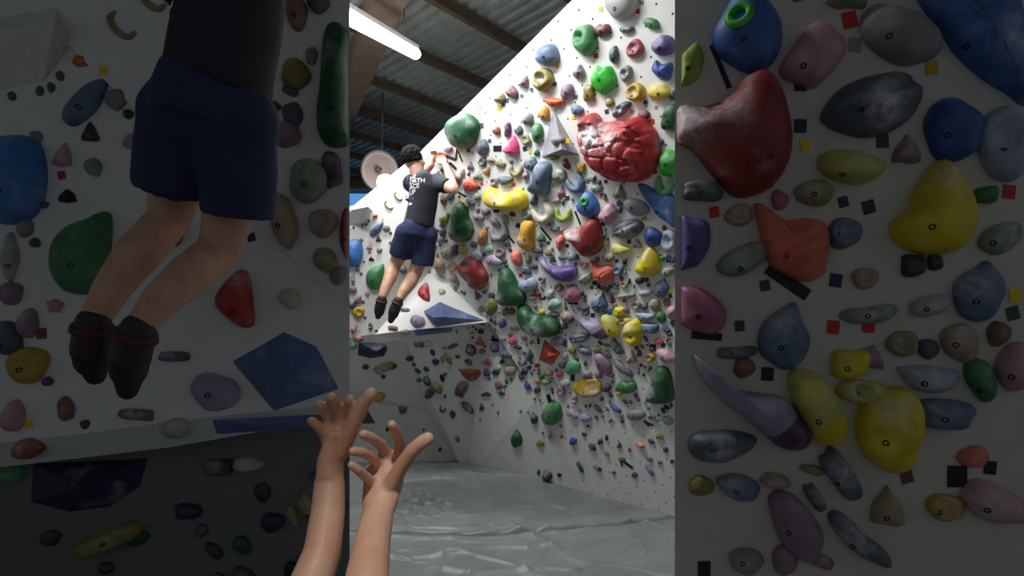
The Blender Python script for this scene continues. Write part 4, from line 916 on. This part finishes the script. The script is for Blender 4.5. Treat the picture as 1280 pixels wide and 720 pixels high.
def hair(c, R, root, s=1.0, seed=1):
    bm = bmesh.new(); bmesh.ops.create_icosphere(bm, subdivisions=5, radius=1.0)
    for v in list(bm.verts):
        p = v.co.copy(); a = p.normalized()
        k = 1 + 0.10 * noise.noise(a * 5 + Vector((seed, 0, 0))) + 0.07 * noise.noise(a * 13)
        v.co = Vector((a.x * 0.089, a.y * 0.108 - 0.014, a.z * 0.108 + 0.03)) * k
        if a.y > 0.25 and a.z < 0.42: v.co = Vector((a.x * 0.060, a.y * 0.06 - 0.012, a.z * 0.06 + 0.03))
        elif a.z < -0.30 and a.y < 0.25: v.co = Vector((a.x * 0.066, a.y * 0.085 - 0.014, max(a.z, -0.62) * 0.108 + 0.03))
    me = bpy.data.meshes.new('hair'); bm.to_mesh(me); bm.free(); me.materials.append(M_HAIR)
    for v in me.vertices: v.co = R @ (v.co * s) + Vector(c)
    me.polygons.foreach_set('use_smooth', [True] * len(me.polygons))
    o = link('hair', me, root); o.matrix_parent_inverse = Matrix.Translation(-root.location); return o
D = 4.4
q3 = lambda x, y, dy=0.0: at(x, y, D + dy)
m_ = lambda px: px * D / F
Rh = Matrix.Rotation(math.radians(-32), 3, 'Z') @ Matrix.Rotation(math.radians(18), 3, 'X')
climb = empty('person', q3(520, 290), 'person in black t-shirt and navy shorts hanging by both hands from the lit wall', 'person')
B = Body(); hc = q3(518, 202, 0.03)
head(B, hc, Rh)
B.tube([q3(519, 208, 0.0), q3(522, 224, 0)], [0.055, 0.06])
B.tube([q3(529, 228), q3(529, 242), q3(526, 262), q3(522, 280), q3(520, 292)], [(0.15, 0.09), (0.155, 0.11), (0.13, 0.1), (0.135, 0.1), (0.14, 0.11)])
def hand_grip(B, w, c, ax, side):
    """a hand closed over an edge: palm, four curled fingers, thumb"""
    w, c = Vector(w), Vector(c); d = (c - w).normalized(); ax = Vector(ax).normalized(); up = ax.cross(d).normalized()
    B.tube([w, w * 0.4 + c * 0.6, c], [(0.026, 0.02), (0.038, 0.018), (0.04, 0.016)], 12)
    for k, (off, L) in enumerate(((-0.03, 0.9), (-0.01, 1.0), (0.011, 0.95), (0.031, 0.78))):
        b = c + ax * off; f1 = b + d * 0.035 * L + up * 0.008; f2 = f1 + d * 0.014 + up * 0.024 * L; f3 = f2 - d * 0.008 + up * 0.016 * L
        B.tube([b - d * 0.02, f1, f2, f3], [0.0105, 0.0095, 0.0085, 0.0075], 8)
    t0 = w * 0.5 + c * 0.5 + ax * 0.035 * side
    B.tube([t0, t0 + ax * 0.022 * side + d * 0.02, t0 + ax * 0.018 * side + d * 0.05 + up * 0.012], [0.013, 0.011, 0.009], 8)
B.tube([q3(549, 229), q3(559, 233, -0.08), q3(567, 237, -0.14)], [0.058, 0.05, 0.044])
B.tube([q3(567, 237, -0.14), q3(563, 223, -0.02), q3(558, 209, 0.1)], [0.045, 0.04, 0.027])
hand_grip(B, q3(558, 209, 0.1), q3(553, 199, 0.16), (1, 0.1, 0.15), -1)
B.tube([q3(511, 230), q3(517, 229, 0.14), q3(524, 226, 0.26)], [0.058, 0.05, 0.044])
B.tube([q3(524, 226, 0.26), q3(532, 214, 0.25), q3(540, 206, 0.2)], [0.044, 0.04, 0.027])
hand_grip(B, q3(540, 206, 0.2), q3(542, 196, 0.2), (1, 0.1, 0.0), 1)
B.tube([q3(509, 296), q3(502, 313, 0.1), q3(494, 331, 0.16)], [0.085, 0.075, 0.057])
B.tube([q3(494, 331, 0.16), q3(488, 346, 0.06), q3(482, 360, 0.0), q3(477, 374, -0.04)], [0.056, 0.058, 0.045, 0.034])
B.tube([q3(531, 298), q3(526, 320, 0.08), q3(518, 344, 0.12)], [0.085, 0.075, 0.057])
B.tube([q3(518, 344, 0.12), q3(511, 355, 0.03), q3(504, 365, -0.04), q3(498, 376, -0.08)], [0.056, 0.058, 0.046, 0.034])
B.tube([q3(477, 374, -0.04), q3(475, 385, -0.02), q3(473, 394, 0.02)], [0.034, 0.036, 0.025]); B.tube([q3(498, 376, -0.08), q3(493, 388, -0.06), q3(489, 398, -0.02)], [0.034, 0.036, 0.025])
B.build('body', M_SKIN, climb, 0.0075, 5)
face_bits(hc, Rh, climb); hair(hc, Rh, climb)
S = Body(False)
S.ball(q3(514, 229), (0.075,) * 3); S.ball(q3(547, 228), (0.078,) * 3)
S.tube([q3(523, 219.5), q3(527, 223.5), q3(530, 238), q3(529, 255), q3(526, 270), q3(524, 285)], [(0.09, 0.075), (0.15, 0.095), (0.165, 0.125), (0.155, 0.12), (0.155, 0.12), (0.158, 0.122)], 22)
S.tube([q3(546, 228), q3(554, 231, -0.05), q3(560, 233, -0.09)], [0.072, 0.068, 0.064]); S.tube([q3(513, 230), q3(513, 230, 0.08), q3(516, 229, 0.14)], [0.07, 0.066, 0.062])
shirt = S.build('t_shirt', cloth('black_cotton', (40, 43, 52)), climb, 0.012, 6)
shirt['label'] = 'black t-shirt with printed back'
S = Body(False)
S.tube([q3(523, 279), q3(521, 288), q3(519, 298)], [(0.153, 0.118), (0.16, 0.125), (0.155, 0.125)], 22)
S.ball(q3(519, 294), (0.15, 0.125, 0.11)); S.ball(q3(533, 294), (0.1,) * 3); S.ball(q3(508, 292), (0.098,) * 3); S.ball(q3(520, 287), (0.162, 0.128, 0.07)); S.ball(q3(519, 302, 0.03), (0.10, 0.11, 0.09))
S.tube([q3(509, 288), q3(504, 305, 0.04), q3(499, 320, 0.08)], [0.095, 0.098, 0.094]); S.tube([q3(531, 294), q3(530, 312, 0.04), q3(528, 331, 0.07)], [0.098, 0.1, 0.096])
S.build('shorts', cloth('navy_cotton', (46, 54, 92)), climb, 0.012, 5)
def shoe(a, b, c, nm='climbing_shoe'):
    S = Body(); S.tube([a, b, c], [0.042, 0.048, 0.026], 14); d = (Vector(c) - Vector(b)).normalized(); S.ball(Vector(b) + d * 0.03, (0.045, 0.045, 0.05))
    o = S.build(nm, plain('shoe_rubber', (52, 48, 48), 0.6), climb, 0.008, 3)
    V, Fc = tube_mesh([Vector(a) * 0.9 + Vector(b) * 0.1, Vector(a) * 0.7 + Vector(b) * 0.3], [0.047, 0.051], 18)
    s = obj('strap', V, Fc, plain('shoe_strap', (92, 48, 44), 0.7), None, True); s.parent = o; s.matrix_parent_inverse = Matrix.Identity(4)
    return o
shoe(q3(477.5, 374, -0.04), q3(475, 385, -0.02), q3(472.5, 396, 0.03)); shoe(q3(498, 376, -0.08), q3(493, 388, -0.06), q3(488.5, 401, -0.01))
# print on the back of the shirt, laid on the cloth
sb = BVHTree.FromPolygons(S.V, S.F)
def text_mesh(body, size):
    cu = bpy.data.curves.new('print', 'FONT'); cu.body = body; cu.size = size; cu.space_character = 0.95; cu.offset = size * 0.02
    o = bpy.data.objects.new('tmp', cu); COL.objects.link(o); bpy.context.view_layer.update()
    me = bpy.data.meshes.new_from_object(o.evaluated_get(bpy.context.evaluated_depsgraph_get())); bpy.data.objects.remove(o); bpy.data.curves.remove(cu)
    return me
bpy.context.view_layer.update()
ev = shirt.evaluated_get(bpy.context.evaluated_depsgraph_get()); em = ev.to_mesh()
sb = BVHTree.FromPolygons([shirt.matrix_world @ v.co for v in em.vertices], [tuple(p.vertices) for p in em.polygons]); ev.to_mesh_clear()
M_PW, M_PP = plain('white_print', (226, 224, 230), 0.7), plain('purple_print', (112, 70, 118), 0.7)
def wrap(me, x, y, name, mat, sk=-0.04):
    """drop a flat print onto the cloth straight along +y"""
    bm = bmesh.new(); bm.from_mesh(me); bmesh.ops.triangulate(bm, faces=bm.faces); bmesh.ops.subdivide_edges(bm, edges=[e for e in bm.edges if e.calc_length() > 0.015], cuts=2); 
    o0 = q3(x, y)
    for v in bm.verts:
        w = Vector((o0.x + v.co.x, 3.0, o0.z + v.co.y - sk * v.co.x)); hp = sb.ray_cast(w, Vector((0, 1, 0)))
        v.co = hp[0] - Vector((0, 0.003, 0)) if hp[0] is not None else Vector((w.x, q3(x, y).y - 0.12, w.z))
    m2 = bpy.data.meshes.new(name); bm.to_mesh(m2); bm.free(); m2.materials.clear(); m2.materials.append(mat)
    o = link(name, m2, shirt); o.matrix_parent_inverse = Matrix.Identity(4); o['label'] = ('white' if mat is M_PW else 'purple') + ' lettering on the back'
    return o
for a, b, y in (('T', 'HE', 228.5), ('N', 'ORTH', 235), ('F', 'ACE', 241.5), ('', 'UP', 248), ('2', '26', 254.5)):
    if a: wrap(text_mesh(a, 0.052), 509.5, y, 'print', M_PP)
    wrap(text_mesh(b, 0.052), 514.5, y, 'print', M_PP if y > 250 else M_PW)
lg = mesh('print', [(0, 0, 0), (0.035, 0, 0), (0.035, 0.012, 0), (0.025, 0.022, 0), (0, 0.022, 0)], [(0, 1, 2, 3, 4)]); wrap(lg, 513.5, 260.5, 'print', M_PW)
def copy_tree(o, parent=None):
    c = o.copy(); COL.objects.link(c)
    if parent: c.parent = parent
    for ch in list(o.children):
        d = copy_tree(ch, c); d.matrix_parent_inverse = ch.matrix_parent_inverse.copy()
    return c
c2 = copy_tree(climb); xb, yb = bayx(520, 290); c2.location = at(xb, yb, 1.40)  # added copy of the climber, brought close to appear enlarged
c2['label'] = 'large dim added copy of the hanging climber in front of the added bay'
climb['group'] = c2['group'] = 'hanging climbers'

# spectator standing beside the camera, both hands raised into view
sp = empty('person', Vector((-0.3, 0.0, 0.0)), 'person below the wall raising bare forearms and open hands towards the climber', 'person')
B = Body(); hd = Vector((-0.31, -0.12, 1.6)); Ri = Matrix.Rotation(math.radians(10), 3, 'X')
head(B, hd, Ri)
B.tube([hd + Vector((0, -0.02, -0.06)), Vector((-0.31, -0.12, 1.40))], [0.055, 0.062])
B.tube([Vector((-0.31, -0.1, 1.38)), Vector((-0.31, -0.1, 1.2)), Vector((-0.31, -0.12, 1.0)), Vector((-0.31, -0.12, 0.92))], [(0.14, 0.08), (0.16, 0.11), (0.13, 0.1), (0.15, 0.11)])
a1 = lambda x, y, d: at(x, y, d)
sh = [Vector((-0.12, 0.02, 1.33)), Vector((-0.50, 0.02, 1.33))]
B.tube([sh[0], Vector((-0.13, 0.2, 1.2)), Vector((-0.14, 0.42, 1.09))], [0.06, 0.05, 0.042])
w_ = a1(473, 640, 0.76)
B.tube([Vector((-0.14, 0.42, 1.09)), a1(459, 720, 0.64), a1(465, 680, 0.70), w_], [0.040, 0.0265, 0.0245, (0.0225, 0.021)])
# open hand, thumb on its right side
pc_ = a1(480, 600, 0.79)
B.tube([w_, a1(476, 622, 0.775), a1(480, 600, 0.79), a1(481, 580, 0.80)], [(0.0235, 0.02), (0.028, 0.019), (0.031, 0.017), (0.03, 0.013)], 14)
def finger(pts, r0):
    n = len(pts); B.tube([a1(*p) for p in pts], [r0 * (1 - 0.22 * k / (n - 1)) for k in range(n)], 12)
finger([(489, 606, 0.775), (502, 582, 0.765), (516, 563, 0.755), (527, 553, 0.75), (535, 548, 0.75)], 0.0125)
finger([(489, 587, 0.80), (499, 567, 0.80), (500, 553, 0.79), (495, 540, 0.77), (490, 531, 0.755)], 0.0095)
finger([(483, 587, 0.80), (484, 568, 0.80), (476, 555, 0.785), (464, 547, 0.76), (454, 543, 0.745)], 0.0095)
finger([(475, 594, 0.80), (472, 579, 0.79), (463, 570, 0.765), (451, 565, 0.745), (441, 564, 0.735)], 0.009)
finger([(468, 608, 0.785), (462, 600, 0.77), (454, 593, 0.75), (446, 586, 0.735), (439, 581, 0.73)], 0.0083)
# the other hand, mostly out at the side
B.tube([sh[1], Vector((-0.42, 0.3, 1.17)), Vector((-0.285, 0.60, 1.06))], [0.06, 0.05, 0.042])
w2 = a1(412, 600, 0.78)
B.tube([Vector((-0.285, 0.60, 1.06)), a1(403, 690, 0.72), a1(410, 640, 0.76), w2], [0.036, 0.026, 0.0245, (0.0225, 0.02)])
B.tube([w2, a1(413, 578, 0.79), a1(421, 552, 0.80), a1(424, 536, 0.80)], [(0.0235, 0.02), (0.028, 0.019), (0.031, 0.017), (0.03, 0.013)], 14)
finger([(426, 566, 0.79), (437, 541, 0.785), (446, 520, 0.78), (455, 504, 0.775), (464, 492, 0.77)], 0.0128)
finger([(430, 540, 0.80), (435, 522, 0.80), (437, 509, 0.79), (438, 499, 0.78)], 0.0105)
finger([(424, 540, 0.80), (424, 520, 0.80), (420, 506, 0.79), (414, 497, 0.775)], 0.0105)
finger([(416, 543, 0.80), (412, 524, 0.80), (405, 512, 0.79), (398, 506, 0.775)], 0.0102)
finger([(410, 554, 0.80), (403, 540, 0.79), (395, 531, 0.78), (389, 526, 0.775)], 0.0092)
for k in (-1, 1):
    x = -0.31 + k * 0.09
    B.tube([Vector((x, -0.12, 0.92)), Vector((x + k * 0.01, -0.10, 0.5)), Vector((x + k * 0.01, -0.13, 0.12))], [0.085, 0.06, 0.04])
B.build('body', M_SKIN, sp, 0.0029, 5, 0.5)
face_bits(hd, Ri, sp); hair(hd, Ri, sp, seed=4)
S = Body(False); S.tube([Vector((-0.31, -0.12, 1.41)), Vector((-0.31, -0.1, 1.36)), Vector((-0.31, -0.1, 1.2)), Vector((-0.31, -0.12, 1.0)), Vector((-0.31, -0.12, 0.88))], [(0.08, 0.07), (0.17, 0.1), (0.185, 0.13), (0.165, 0.125), (0.175, 0.13)], 22)
S.tube([sh[0] + Vector((-0.03, -0.03, 0.0)), sh[0] + Vector((0.01, 0.14, -0.1))], [0.078, 0.07]); S.tube([sh[1] + Vector((0.03, -0.03, 0)), sh[1] + Vector((0.03, 0.14, -0.1))], [0.078, 0.07])
S.build('t_shirt', cloth('grey_cotton', (92, 96, 104)), sp, 0.014)
S = Body(); S.tube([Vector((-0.31, -0.12, 0.97)), Vector((-0.31, -0.12, 0.86))], [(0.165, 0.12), (0.17, 0.125)], 20)
for k in (-1, 1):
    x = -0.31 + k * 0.09; S.tube([Vector((x, -0.12, 0.88)), Vector((x + k * 0.01, -0.1, 0.5)), Vector((x + k * 0.01, -0.13, 0.10))], [0.1, 0.08, 0.07])
S.build('trousers', cloth('dark_trousers', (50, 52, 58)), sp, 0.014)
for k in (-1, 1):
    x = -0.31 + k * 0.10; zf = matz(x, -0.08); S = Body(); S.tube([Vector((x, -0.16, zf + 0.06)), Vector((x, -0.06, zf + 0.055)), Vector((x, 0.06, zf + 0.035))], [(0.045, 0.055), (0.045, 0.05), (0.04, 0.03)])
    S.build('shoe', plain('shoe_leather', (60, 58, 58), 0.6), sp, 0.01, 3)
